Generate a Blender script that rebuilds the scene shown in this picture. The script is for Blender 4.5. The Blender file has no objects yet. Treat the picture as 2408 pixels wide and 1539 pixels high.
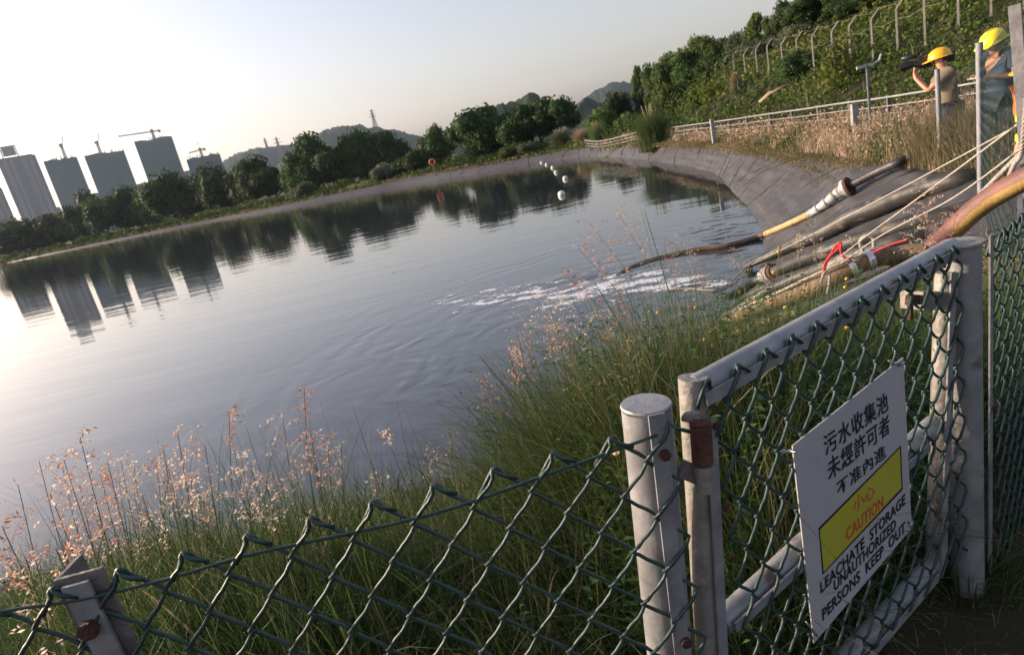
import bpy, math, random
import numpy as np
from mathutils import Vector, Matrix, noise
from mathutils.bvhtree import BVHTree
random.seed(7); RNG = np.random.default_rng(7)
SC = bpy.context.scene
COL = SC.collection

# ---------------------------------------------------------------- camera
FPX, CAMZ = 1510.0, 3.2                       # focal length in picture units (2407 wide), eye height over the water
TH, RO = math.atan(429.6/FPX), math.atan(.225)
F = np.array([0, math.cos(TH), -math.sin(TH)]); R0 = np.array([1., 0, 0]); U0 = np.array([0, math.sin(TH), math.cos(TH)])
R = R0*math.cos(RO)-U0*math.sin(RO); U = U0*math.cos(RO)+R0*math.sin(RO)
C0 = np.array([0, 0, CAMZ])
cam = bpy.data.cameras.new('camera'); camo = bpy.data.objects.new('camera', cam); COL.objects.link(camo)
camo.matrix_world = Matrix(((R[0], U[0], -F[0], 0), (R[1], U[1], -F[1], 0), (R[2], U[2], -F[2], CAMZ), (0, 0, 0, 1)))
cam.sensor_width = 36; cam.sensor_fit = 'HORIZONTAL'; cam.lens = FPX/2407*36
cam.clip_start = .05; cam.clip_end = 30000
cam.dof.use_dof = True; cam.dof.focus_distance = 1.5; cam.dof.aperture_fstop = 10
SC.camera = camo

# ---------------------------------------------------------------- sky, sun, exposure
SUN_AZ, SUN_EL = math.radians(-72), math.radians(13)   # azimuth from +Y towards +X
w = bpy.data.worlds.new('World'); SC.world = w; w.use_nodes = True
nt = w.node_tree; nt.nodes.clear()
out = nt.nodes.new('ShaderNodeOutputWorld'); bg = nt.nodes.new('ShaderNodeBackground')
sky = nt.nodes.new('ShaderNodeTexSky'); sky.sky_type = 'NISHITA'; sky.sun_disc = False
sky.sun_elevation = SUN_EL; sky.sun_rotation = SUN_AZ
sky.air_density = 1.3; sky.dust_density = 3.0; sky.ozone_density = 1.5; sky.altitude = 50
hsv = nt.nodes.new('ShaderNodeHueSaturation'); hsv.inputs['Saturation'].default_value = .62
bg.inputs['Strength'].default_value = .12
tn = nt.nodes.new('ShaderNodeMix'); tn.data_type = 'RGBA'; tn.blend_type = 'MULTIPLY'; tn.inputs[0].default_value = 1; tn.inputs[7].default_value = (1.03, .965, 1.08, 1)
nt.links.new(sky.outputs[0], hsv.inputs['Color']); nt.links.new(hsv.outputs[0], tn.inputs[6]); nt.links.new(tn.outputs[2], bg.inputs[0]); nt.links.new(bg.outputs[0], out.inputs[0])
sd = Vector((math.sin(SUN_AZ)*math.cos(SUN_EL), math.cos(SUN_AZ)*math.cos(SUN_EL), math.sin(SUN_EL)))
sl = bpy.data.lights.new('sun', 'SUN'); sl.energy = 3.9; sl.angle = math.radians(.6); sl.color = (1, .8, .58)
so = bpy.data.objects.new('sun', sl); COL.objects.link(so); so.rotation_euler = sd.to_track_quat('Z', 'Y').to_euler()
SC.view_settings.view_transform = 'Standard'; SC.view_settings.look = 'None'
SC.view_settings.exposure = 1.14; SC.view_settings.gamma = 1; SC.view_settings.use_curve_mapping = False
try: SC.cycles.max_bounces = 6; SC.cycles.transparent_max_bounces = 6; SC.cycles.volume_bounces = 0
except Exception: pass

# ---------------------------------------------------------------- placing helpers
def ray(u, v): return F*FPX+R*(u-1203.5)+U*(769.5-v)
def atz(u, v, z):
    d = ray(u, v); return C0+d*((z-CAMZ)/d[2])
def atd(u, v, D):
    d = ray(u, v); return C0+d*(D/math.hypot(d[0], d[1]))
def proj(p):
    q = np.asarray(p, float)-C0; k = q@F
    return (1203.5+FPX*(q@R)/k, 769.5-FPX*(q@U)/k)
SURF = []                                       # surfaces a point can be dropped on
def bvh_of(o):
    me = o.data; return BVHTree.FromPolygons([v.co[:] for v in me.vertices], [p.vertices[:] for p in me.polygons])
def hit(u, v, trees=None):
    d = Vector(ray(u, v)).normalized(); best = None
    for t in (trees or SURF):
        h = t.ray_cast(Vector(C0), d)
        if h[0] is not None and (best is None or h[3] < best[1]): best = (h[0], h[3])
    return np.array(best[0]) if best else None
def gz(x, y, default=1.0):
    best = None
    for t in SURF[:2]:
        h = t.ray_cast(Vector((x, y, 400)), Vector((0, 0, -1)))
        if h[0] is not None and (best is None or h[0].z > best): best = h[0].z
    return default if best is None else best
def nrm(a): a = np.asarray(a, float); return a/(np.linalg.norm(a)+1e-12)

# ---------------------------------------------------------------- mesh helpers
class MB:
    def __init__(s): s.v = []; s.f = []
    def add(s, vs, fs):
        b = len(s.v); s.v.extend([tuple(map(float, p)) for p in vs]); s.f.extend([tuple(i+b for i in f) for f in fs]); return s
    def tube(s, pts, r, n=8, caps=True, flat=1.0):
        pts = [np.asarray(p, float) for p in pts]; m = len(pts)
        rs = r if hasattr(r, '__len__') else [r]*m
        t0 = nrm(pts[1]-pts[0]); ref = np.array([0, 0, 1.]) if abs(t0[2]) < .9 else np.array([1., 0, 0])
        a = nrm(np.cross(t0, ref)); vs = []; fs = []
        for i in range(m):
            t = nrm(pts[min(i+1, m-1)]-pts[max(i-1, 0)]); a = a-t*(a@t)
            if np.linalg.norm(a) < 1e-6: a = np.cross(t, [.3, .5, .8])
            a = nrm(a); b = np.cross(t, a)
            for k in range(n):
                g = 2*math.pi*k/n; vs.append(pts[i]+(a*math.cos(g)+b*math.sin(g)*flat)*rs[i])
        for i in range(m-1):
            for k in range(n): fs.append((i*n+k, i*n+(k+1) % n, (i+1)*n+(k+1) % n, (i+1)*n+k))
        if caps: fs.append(tuple(reversed(range(n)))); fs.append(tuple((m-1)*n+k for k in range(n)))
        return s.add(vs, fs)
    def hexa(s, c):                              # 8 corners: bottom four then top four
        return s.add(c, [(0, 3, 2, 1), (4, 5, 6, 7), (0, 1, 5, 4), (1, 2, 6, 5), (2, 3, 7, 6), (3, 0, 4, 7)])
    def box(s, c, sx, sy, sz, ax=None):
        c = np.asarray(c, float); X, Y, Z = ax if ax is not None else np.eye(3)
        X, Y, Z = [np.asarray(q, float) for q in (X, Y, Z)]
        return s.hexa([c+X*a*sx/2+Y*b*sy/2+Z*d*sz/2 for d in (-1, 1) for a, b in ((-1, -1), (1, -1), (1, 1), (-1, 1))])
    def bar(s, p, q, wdt, dep, up):              # flat bar from p to q, width along up, depth across
        p = np.asarray(p, float); q = np.asarray(q, float); t = nrm(q-p); up = np.asarray(up, float); up = nrm(up-t*(up@t)); sd_ = np.cross(t, up)
        return s.hexa([e+up*a*wdt/2+sd_*b*dep/2 for e in (p, q) for a, b in ((-1, -1), (1, -1), (1, 1), (-1, 1))])
    def ball(s, c, r, nu=10, nv=7, sc=(1, 1, 1), jit=0):
        c = np.asarray(c, float); vs = [c+np.array([0, 0, r*sc[2]])]; fs = []
        for j in range(1, nv):
            p = math.pi*j/nv
            for i in range(nu):
                q = 2*math.pi*i/nu; k = 1+random.uniform(-jit, jit)
                vs.append(c+np.array([math.sin(p)*math.cos(q)*sc[0], math.sin(p)*math.sin(q)*sc[1], math.cos(p)*sc[2]])*r*k)
        vs.append(c-np.array([0, 0, r*sc[2]])); L = len(vs)-1
        for i in range(nu):
            fs.append((0, 1+i, 1+(i+1) % nu)); fs.append((L, 1+(nv-2)*nu+(i+1) % nu, 1+(nv-2)*nu+i))
            for j in range(nv-2): fs.append((1+j*nu+i, 1+(j+1)*nu+i, 1+(j+1)*nu+(i+1) % nu, 1+j*nu+(i+1) % nu))
        return s.add(vs, fs)
    def grid(s, rows, closed=False):
        n = len(rows[0]); vs = [p for r in rows for p in r]; fs = []
        for i in range(len(rows)-1):
            for k in range(n if closed else n-1): fs.append((i*n+k, i*n+(k+1) % n, (i+1)*n+(k+1) % n, (i+1)*n+k))
        return s.add(vs, fs)
    def mesh(s, name, smooth=False):
        me = bpy.data.meshes.new(name); me.from_pydata(s.v, [], s.f); me.update()
        if smooth:
            me.polygons.foreach_set('use_smooth', [True]*len(me.polygons))
            if smooth == 'auto':
                try: me.set_sharp_from_angle(angle=math.radians(40))
                except Exception: pass
        return me

def link(name, me, mat=None, parent=None, local=False):
    o = bpy.data.objects.new(name, me); COL.objects.link(o)
    if mat is not None and me is not None and not me.materials: me.materials.append(mat)
    if parent is not None:
        o.parent = parent
        if not local: o.matrix_parent_inverse = parent.matrix_basis.inverted()
    return o
def tag(o, label=None, cat=None, group=None, kind=None):
    if label: o['label'] = label
    if cat: o['category'] = cat
    if group: o['group'] = group
    if kind: o['kind'] = kind
    return o
def thing(name, label, cat, loc=(0, 0, 0), rz=0, group=None):
    o = bpy.data.objects.new(name, None); COL.objects.link(o); o.empty_display_size = .1
    o.location = tuple(map(float, loc)); o.rotation_euler = (0, 0, rz)
    o.matrix_basis = Matrix.Translation(Vector(tuple(map(float, loc)))) @ Matrix.Rotation(rz, 4, 'Z')
    return tag(o, label, cat, group)
def part(name, mb, mat, parent, smooth=False, local=False): return link(name, mb.mesh(name, smooth), mat, parent, local)
def npmesh(name, V, Fq, tint=None, smooth=False):
    """V (n,3), Fq (m,k) arrays"""
    me = bpy.data.meshes.new(name); k = Fq.shape[1]
    me.vertices.add(len(V)); me.vertices.foreach_set('co', V.astype(np.float32).ravel())
    me.loops.add(Fq.size); me.loops.foreach_set('vertex_index', Fq.astype(np.int32).ravel())
    me.polygons.add(len(Fq)); me.polygons.foreach_set('loop_start', np.arange(0, Fq.size, k, dtype=np.int32))
    if smooth: me.polygons.foreach_set('use_smooth', np.ones(len(Fq), bool))
    if tint is not None:
        a = me.attributes.new('tint', 'FLOAT', 'POINT'); a.data.foreach_set('value', tint.astype(np.float32))
    me.update(calc_edges=True); return me
def crom(P, n):
    """Catmull-Rom through P, n points per span"""
    P = [np.asarray(p, float) for p in P]; o = []
    for i in range(len(P)-1):
        a, b, c, d = P[max(i-1, 0)], P[i], P[i+1], P[min(i+2, len(P)-1)]
        for k in range(n):
            t = k/n; o.append(.5*((2*b)+(c-a)*t+(2*a-5*b+4*c-d)*t*t+(3*b-a-3*c+d)*t**3))
    o.append(P[-1]); return o

# ---------------------------------------------------------------- materials
def newmat(name):
    m = bpy.data.materials.new(name); m.use_nodes = True; n = m.node_tree.nodes
    return m, m.node_tree, n['Principled BSDF'], n['Material Output']
def pm(name, c1, c2=None, scale=5, rough=.6, bump=0, bscale=20, metal=0, spec=.5, det=4, c3=None, s3=2, th3=.6, stretch=(1, 1, 1), rvar=0):
    m, t, b, o = newmat(name); N = t.nodes.new; L = t.links.new
    tc = N('ShaderNodeTexCoord'); mp = N('ShaderNodeMapping'); mp.inputs['Scale'].default_value = stretch
    L(tc.outputs['Object'], mp.inputs[0])
    b.inputs['Roughness'].default_value = rough; b.inputs['Metallic'].default_value = metal; b.inputs['Specular IOR Level'].default_value = spec
    b.inputs['Base Color'].default_value = (*c1, 1)
    col = None
    if c2 is not None:
        nz = N('ShaderNodeTexNoise'); nz.inputs['Scale'].default_value = scale; nz.inputs['Detail'].default_value = det; L(mp.outputs[0], nz.inputs[0])
        r = N('ShaderNodeValToRGB'); r.color_ramp.elements[0].position = .35; r.color_ramp.elements[1].position = .65
        r.color_ramp.elements[0].color = (*c1, 1); r.color_ramp.elements[1].color = (*c2, 1); L(nz.outputs[0], r.inputs[0]); col = r.outputs[0]
    if c3 is not None:
        nz = N('ShaderNodeTexNoise'); nz.inputs['Scale'].default_value = s3; nz.inputs['Detail'].default_value = 6; L(mp.outputs[0], nz.inputs[0])
        r = N('ShaderNodeValToRGB'); r.color_ramp.elements[0].position = th3; r.color_ramp.elements[1].position = th3+.07; L(nz.outputs[0], r.inputs[0])
        mx = N('ShaderNodeMix'); mx.data_type = 'RGBA'; L(r.outputs[0], mx.inputs[0]); mx.inputs[6].default_value = (*c1, 1)
        if col: L(col, mx.inputs[6])
        mx.inputs[7].default_value = (*c3, 1); col = mx.outputs[2]
    if col: L(col, b.inputs['Base Color'])
    if rvar:
        nz = N('ShaderNodeTexNoise'); nz.inputs['Scale'].default_value = scale*1.7; L(mp.outputs[0], nz.inputs[0])
        mr = N('ShaderNodeMapRange'); mr.inputs[3].default_value = rough-rvar; mr.inputs[4].default_value = rough+rvar; L(nz.outputs[0], mr.inputs[0]); L(mr.outputs[0], b.inputs['Roughness'])
    if bump:
        nz = N('ShaderNodeTexNoise'); nz.inputs['Scale'].default_value = bscale; nz.inputs['Detail'].default_value = 5; L(mp.outputs[0], nz.inputs[0])
        bp = N('ShaderNodeBump'); bp.inputs['Strength'].default_value = bump; bp.inputs['Distance'].default_value = .02; L(nz.outputs[0], bp.inputs['Height']); L(bp.outputs[0], b.inputs['Normal'])
    return m
def leafmat(name, cols, trans=.3, rough=.7, spec=.15):
    """colours picked by the per-leaf value stored on the mesh"""
    m, t, b, o = newmat(name); N = t.nodes.new; L = t.links.new
    at = N('ShaderNodeAttribute'); at.attribute_name = 'tint'
    r = N('ShaderNodeValToRGB'); e = r.color_ramp.elements
    while len(e) < len(cols): e.new(.5)
    for i, c in enumerate(cols): e[i].position = i/(len(cols)-1); e[i].color = (*c, 1)
    L(at.outputs['Fac'], r.inputs[0])
    oi = N('ShaderNodeObjectInfo'); mr = N('ShaderNodeMapRange'); mr.inputs[3].default_value = .75; mr.inputs[4].default_value = 1.35; L(oi.outputs['Random'], mr.inputs[0])
    hs = N('ShaderNodeHueSaturation'); L(mr.outputs[0], hs.inputs['Value']); L(r.outputs[0], hs.inputs['Color'])
    mh = N('ShaderNodeMapRange'); mh.inputs[3].default_value = .485; mh.inputs[4].default_value = .512; m3 = N('ShaderNodeMath'); m3.operation = 'FRACT'; m4 = N('ShaderNodeMath'); m4.operation = 'MULTIPLY'; m4.inputs[1].default_value = 7.3; L(oi.outputs['Random'], m4.inputs[0]); L(m4.outputs[0], m3.inputs[0]); L(m3.outputs[0], mh.inputs[0]); L(mh.outputs[0], hs.inputs['Hue'])
    r = hs; L(r.outputs[0], b.inputs['Base Color'])
    b.inputs['Roughness'].default_value = rough; b.inputs['Specular IOR Level'].default_value = spec
    tr = N('ShaderNodeBsdfTranslucent'); L(r.outputs[0], tr.inputs[0])
    mx = N('ShaderNodeMixShader'); mx.inputs[0].default_value = trans; L(b.outputs[0], mx.inputs[1]); L(tr.outputs[0], mx.inputs[2]); L(mx.outputs[0], o.inputs[0])
    return m
M = {}
M['soil'] = pm('soil', (.025, .019, .015), (.06, .045, .033), 3, .95, .6, 30, spec=.1)
M['water'] = None
M['galv'] = pm('galvanised_paint', (.2, .197, .205), (.3, .295, .3), 14, .45, .12, 60, metal=.15, c3=(.12, .08, .06), s3=9, th3=.64, rvar=.1)
M['galvold'] = pm('weathered_grey_paint', (.18, .165, .15), (.28, .26, .24), 22, .55, .3, 50, metal=.05, c3=(.2, .1, .06), s3=12, th3=.66)
M['flat'] = pm('flat_bar_paint', (.17, .165, .175), (.27, .265, .27), 18, .5, .15, 70, metal=.1, c3=(.16, .08, .05), s3=13, th3=.68)
M['rust'] = pm('rust', (.05, .02, .013), (.12, .045, .026), 40, .85, .6, 120, c3=(.26, .22, .2), s3=30, th3=.68)
M['rustdark'] = pm('dark_rust', (.035, .012, .009), (.08, .026, .018), 60, .8, .5, 150)
M['pvc'] = pm('green_wire_coating', (.013, .04, .034), (.022, .05, .044), 60, .5, .1, 200, c3=(.16, .2, .17), s3=30, th3=.71)
M['angle'] = pm('angle_iron', (.12, .11, .105), (.2, .17, .16), 12, .6, .3, 60, c3=(.14, .07, .05), s3=8, th3=.62)
M['wiretie'] = pm('tie_wire', (.6, .6, .62), rough=.3, metal=.9)
M['signwhite'] = pm('sign_board', (.37, .35, .365), (.42, .4, .41), 5, .5, 0, c3=(.5, .44, .42), s3=16, th3=.74)
M['signyellow'] = pm('sign_yellow', (.4, .36, .035), (.43, .39, .05), 8, .5)
M['ink'] = pm('black_ink', (.012, .012, .014), rough=.6)
M['redink'] = pm('red_ink', (.5, .06, .04), rough=.6)
M['concrete'] = pm('concrete', (.22, .215, .2), (.3, .29, .275), 8, .9, .3, 40)
M['black'] = pm('black_rubber', (.018, .018, .02), (.035, .034, .034), 9, .5, .2, 30, rvar=.12)
M['hdpe'] = pm('black_plastic_pipe', (.016, .015, .016), (.04, .036, .034), 5, .55, .4, 9, c3=(.13, .105, .085), s3=3.2, th3=.57, rvar=.15)
M['yhose'] = pm('yellowish_hose', (.3, .2, .085), (.42, .3, .14), 9, .5, .25, 60)
M['whitehose'] = pm('grey_white_wrapping', (.33, .33, .34), (.45, .45, .45), 12, .4, .3, 40, c3=(.3, .24, .18), s3=14, th3=.64)
M['brownhose'] = pm('brown_wrapped_hose', (.12, .075, .045), (.22, .145, .09), 5, .75, .6, 25, c3=(.07, .055, .04), s3=9, th3=.66)
M['rope'] = pm('rope_fibre', (.3, .27, .24), (.42, .39, .35), 60, .9, .5, 200)
M['redrope'] = pm('red_string', (.45, .02, .02), (.6, .04, .04), 30, .7, .3, 100)
M['tape'] = pm('silver_tape', (.7, .7, .72), rough=.2, metal=.8)
M['float'] = pm('float_plastic', (.62, .58, .5), (.7, .67, .6), 3, .5, 0, c3=(.3, .26, .2), s3=2.5, th3=.64)
M['bark'] = pm('bark', (.07, .055, .04), (.12, .1, .08), 8, .9, .6, 20)
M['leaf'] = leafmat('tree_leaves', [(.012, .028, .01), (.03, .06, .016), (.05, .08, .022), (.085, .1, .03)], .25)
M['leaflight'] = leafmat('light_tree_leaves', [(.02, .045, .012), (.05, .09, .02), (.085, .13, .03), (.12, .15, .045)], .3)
M['leafyel'] = leafmat('vine_leaves', [(.08, .11, .02), (.13, .17, .03), (.17, .2, .05)], .35)
M['leafgrey'] = leafmat('grey_green_leaves', [(.05, .07, .045), (.08, .1, .06), (.11, .13, .08)], .3)
M['grass'] = leafmat('grass_blades', [(.014, .03, .009), (.032, .06, .014), (.06, .1, .024), (.14, .13, .065), (.28, .22, .14)], .35, .55, .3)
M['dry'] = leafmat('dry_grass_blades', [(.07, .1, .04), (.17, .16, .08), (.33, .26, .16), (.48, .36, .25)], .35, .7)
M['seed'] = leafmat('seed_spikelets', [(.5, .2, .13), (.6, .34, .24), (.66, .5, .4), (.72, .66, .57)], .5, .6, .3)
M['stem'] = leafmat('grass_stems', [(.05, .09, .03), (.09, .13, .05), (.16, .16, .07)], .2, .5, .3)
M['petal'] = pm('yellow_petals', (.75, .38, .02), (.85, .5, .04), 200, .6)
M['whitepetal'] = pm('white_petals', (.75, .74, .7), rough=.6)
M['seedbrown'] = pm('brown_flower_head', (.22, .08, .02), (.4, .16, .03), 150, .8)
M['scum'] = pm('dried_scum', (.42, .37, .31), (.55, .5, .44), 6, .9, .5, 40)
M['foam'] = pm('foam_white', (.55, .56, .6), (.72, .73, .76), 30, .6, .3, 60)

# ================================================================ THE SETTING
CEN = np.array([-60., 100.])
# waterline and liner top edge, paired (x, y) and (x, y, z), going anticlockwise from the right-hand bank
PAIR = [((9.65, 26.5), (11.0, 28.0, .97)), ((10.35, 30.6), (11.5, 32.3, .93)), ((11.05, 40), (12.1, 41.5, .88)), ((11.4, 53.5), (12.3, 55, .85)),
        ((11.3, 66), (12.3, 68, .85)), ((8.9, 75), (10.2, 77, .9)), ((4.3, 82), (5.5, 84, .9)), ((-4.4, 94.2), (-2.9, 96.5, .95)),
        ((-14, 110), (-12.5, 113, 1.0)), ((-24.7, 118.5), (-23.4, 121, .9)), ((-35, 127), (-33.8, 129.7, .8)), ((-50, 143), (-49, 145.5, .68)), ((-66.2, 163.5), (-66, 166, .65)),
        ((-85, 179), (-85, 181.5, .65)), ((-103.4, 193.4), (-104, 195.7, .7)), ((-140, 219), (-142, 221.5, .75)), ((-176.6, 241.9), (-180, 244.5, .85)), ((-230, 262), (-235, 267, 1.4)),
        ((-290, 240), (-297, 244, 2.2)), ((-320, 170), (-328, 171, 2)), ((-300, 90), (-306, 88, 1.8)), ((-230, 30), (-234, 25, 1.6)), ((-140, 8), (-142, 3, 1.4)), ((-70, 4), (-71, .5, 1.2)),
        ((-30, 4.6), (-30.5, 2.2, 1.15)), ((-14, 5.2), (-14.3, 3.2, 1.15)), ((-8, 5.6), (-8.1, 3.7, 1.15)), ((-5.5, 5.75), (-5.5, 3.8, 1.15)), ((-3.2, 5.75), (-3.1, 3.8, 1.15)), ((-1.8, 5.75), (-1.6, 3.8, 1.15)),
        ((-.66, 5.92), (-.3, 3.95, 1.15)), ((-.05, 6.2), (.6, 4.15, 1.18)), ((.93, 6.65), (1.9, 4.45, 1.22)), ((2.1, 7.8), (3.4, 5.0, 1.28)), ((3.38, 9.44), (5.0, 5.7, 1.48)),
        ((4.88, 11.75), (6.2, 8.0, 1.46)), ((6.09, 14.48), (7.2, 11.5, 1.33)), ((7.2, 17.8), (8.6, 16.3, 1.18)), ((8.26, 21.67), (9.9, 22.4, 1.05))]
def adapt(P):                                   # closed Catmull-Rom, finely sampled near the camera
    P = [np.asarray(p, float) for p in P]; n = len(P); o = []
    for i in range(n):
        a, b, c, d = P[i-1], P[i], P[(i+1) % n], P[(i+2) % n]
        m = NS[i]
        for k in range(m):
            t = k/m; o.append(.5*((2*b)+(c-a)*t+(2*a-5*b+4*c-d)*t*t+(3*b-a-3*c+d)*t**3))
    return np.array(o)
NS = []
for i in range(len(PAIR)):
    a = np.array(PAIR[i][0]); b = np.array(PAIR[(i+1) % len(PAIR)][0]); L_ = np.linalg.norm(a-b); dist = np.linalg.norm((a+b)/2)
    NS.append(int(np.clip(L_/max(.16, dist*.025), 3, 24)))
WL = adapt([p[0] for p in PAIR]); TL_ = adapt([p[1] for p in PAIR]); NSH = len(WL)
UD = TL_[:, :2]-CEN; UD /= np.linalg.norm(UD, axis=1)[:, None]

def sstep(a, b, x):
    t = np.clip((x-a)/(b-a), 0, 1); return t*t*(3-2*t)
FOOT_Y = [-80, -10, 0, 15, 25, 40, 55, 80, 100, 140]; FOOT_X = [17, 14.6, 14.2, 13.7, 13.7, 14.2, 16, 21, 26, 40]
def zground(x, y, d, zt):
    D = math.hypot(x, y)
    plate = 1.79 if D < 2.6 else (1.79+(1.45-1.79)*sstep(2.6, 8, D) if D < 8 else 1.45+(zt+.12-1.45)*sstep(8, 20, D))
    z = zt+(plate-zt)*sstep(0, 2.6, d)
    s = x-np.interp(y, FOOT_Y, FOOT_X)
    if s > 0 and y > -90: z += 8.5*math.tanh(.5*s/8.5)*(1-sstep(97, 135, y))*(1-sstep(60, 140, s))
    if D > 4: z += .06*noise.noise(Vector((x*.6, y*.6, 0)))
    if D > 300: z += 2*noise.noise(Vector((x*.004, y*.004, 3)))
    return z
OFF = [-.02, .15, .35, .6, .9, 1.2, 1.6, 2, 2.5, 3, 3.6, 4.2, 5, 6, 7, 8.2, 9.6, 11.2, 13, 15, 17.5, 20, 23, 26, 30, 34, 39, 45, 52, 60, 70, 82, 96, 115, 140, 180, 250, 400, 700, 1300, 2300, 3900]
rows = []
for d in OFF:
    r = []
    for i in range(NSH):
        x, y = TL_[i, :2]+UD[i]*d; r.append((x, y, zground(x, y, max(d, 0), TL_[i, 2])-(.03 if d < 0 else 0)))
    rows.append(r)
mb = MB().grid(rows, closed=True)
# a strip of buried ground under the liner so that no gap shows at its edge
M['ground'] = pm('grassy_soil', (.022, .022, .012), (.045, .038, .022), .8, .95, .5, 12, spec=.1, c3=(.075, .06, .035), s3=.35, th3=.6)
ground = tag(part('ground', mb, M['ground'], None, smooth=True), kind='structure')
# liner
prof = [(-.9, -.55), (-.35, -.2), (0, 0.0), (.1, .12), (.25, .28), (.45, .5), (.65, .7), (.82, .86), (.94, .97), (1, 1.03)]
rows = []
for t, hz in prof:
    r = []
    for i in range(NSH):
        W = WL[i]; T = TL_[i]; p = W+(T[:2]-W)*t; z = T[2]*hz
        dd = math.hypot(*p)
        if 0 < t < 1: z += .035*noise.noise(Vector((p[0]*1.1, p[1]*1.1, 5)))+(.05*noise.noise(Vector((i*.55, t*1.3, 2)))+.03*noise.noise(Vector((i*1.4, t*2, 4))))*(dd < 60)*math.sin(math.pi*min(1, t+.1))
        if t >= .99: z = T[2]+.015
        if t == 0: p = p+UD[i]*.06*noise.noise(Vector((p[0]*2, p[1]*2, 9)))
        r.append((p[0], p[1], z))
    rows.append(r)
r = [(TL_[i, 0]+UD[i, 0]*.3, TL_[i, 1]+UD[i, 1]*.3, TL_[i, 2]-.12) for i in range(NSH)]; rows.append(r)
m, t, b, o = newmat('pond_liner'); N = t.nodes.new; L = t.links.new
tc = N('ShaderNodeTexCoord'); n1 = N('ShaderNodeTexNoise'); n1.inputs['Scale'].default_value = 3.1; n1.inputs['Detail'].default_value = 8; n1.inputs['Roughness'].default_value = .65
L(tc.outputs['Object'], n1.inputs[0]); sx = N('ShaderNodeSeparateXYZ'); L(tc.outputs['Object'], sx.inputs[0])
cb = N('ShaderNodeCombineXYZ'); mz = N('ShaderNodeMath'); mz.operation = 'MULTIPLY'; mz.inputs[1].default_value = 9; L(sx.outputs[2], mz.inputs[0]); L(mz.outputs[0], cb.inputs[2])
n2 = N('ShaderNodeTexNoise'); n2.inputs['Scale'].default_value = 1; n2.inputs['Detail'].default_value = 4
ml = N('ShaderNodeVectorMath'); ml.operation = 'MULTIPLY'; ml.inputs[1].default_value = (.35, .35, 0); L(tc.outputs['Object'], ml.inputs[0]); ad = N('ShaderNodeVectorMath'); L(ml.outputs[0], ad.inputs[0]); L(cb.outputs[0], ad.inputs[1]); L(ad.outputs[0], n2.inputs[0])
mx = N('ShaderNodeMath'); mx.operation = 'MULTIPLY'; L(n1.outputs[0], mx.inputs[0]); L(n2.outputs[0], mx.inputs[1])
r = N('ShaderNodeValToRGB'); r.color_ramp.elements[0].position = .17; r.color_ramp.elements[0].color = (.045, .045, .05, 1); r.color_ramp.elements[1].position = .42; r.color_ramp.elements[1].color = (.1, .096, .1, 1); e3 = r.color_ramp.elements.new(.5); e3.color = (.19, .18, .175, 1)
L(mx.outputs[0], r.inputs[0]); L(r.outputs[0], b.inputs['Base Color'])
b.inputs['Roughness'].default_value = .6; b.inputs['Specular IOR Level'].default_value = .2
n3 = N('ShaderNodeTexNoise'); n3.inputs['Scale'].default_value = 2.2; n3.inputs['Detail'].default_value = 3; L(tc.outputs['Object'], n3.inputs[0])
bp = N('ShaderNodeBump'); bp.inputs['Strength'].default_value = .5; bp.inputs['Distance'].default_value = .06; L(n3.outputs[0], bp.inputs['Height']); L(bp.outputs[0], b.inputs['Normal'])
M['liner'] = m
liner = tag(part('pond_liner', MB().grid(rows, closed=True), m, None, smooth=True), kind='structure')
def linpt(i, t, dz=0):
    """a point on the liner, i along the shore, t from the waterline (0) to the top (1)"""
    i0 = int(i) % NSH; i1 = (i0+1) % NSH; f = i-int(i); ts = [q[0] for q in prof]
    W = WL[i0]*(1-f)+WL[i1]*f; T = TL_[i0]*(1-f)+TL_[i1]*f; p = W+(T[:2]-W)*t
    return np.array([p[0], p[1], T[2]*np.interp(t, ts, [q[1] for q in prof])+dz])
SURF += [bvh_of(ground), bvh_of(liner)]
# water
m, t, b, o = newmat('pond_water'); N = t.nodes.new; L = t.links.new
b.inputs['Base Color'].default_value = (.03, .034, .042, 1); b.inputs['Roughness'].default_value = .03; b.inputs['IOR'].default_value = 1.62
tc = N('ShaderNodeTexCoord')
def nz_(sc, st, rot=0, det=2):
    mp = N('ShaderNodeMapping'); mp.inputs['Scale'].default_value = st; mp.inputs['Rotation'].default_value = (0, 0, rot); L(tc.outputs['Object'], mp.inputs[0])
    n = N('ShaderNodeTexNoise'); n.inputs['Scale'].default_value = sc; n.inputs['Detail'].default_value = det; L(mp.outputs[0], n.inputs[0]); return n.outputs[0]
def mth(op, a, b_):
    n = N('ShaderNodeMath'); n.operation = op
    for i, q in enumerate((a, b_)):
        if isinstance(q, (int, float)): n.inputs[i].default_value = q
        else: L(q, n.inputs[i])
    return n.outputs[0]
long_ = nz_(.9, (.22, 1, 1), .35, 3)            # long low ripples across the pond
patch = nz_(.09, (1, 1, 1), 0, 2)               # where the breeze touches
fine = nz_(7, (.5, 1, 1), -.25, 2)
pr = N('ShaderNodeMapRange'); pr.inputs[1].default_value = .4; pr.inputs[2].default_value = .62; L(patch, pr.inputs[0])
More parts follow.
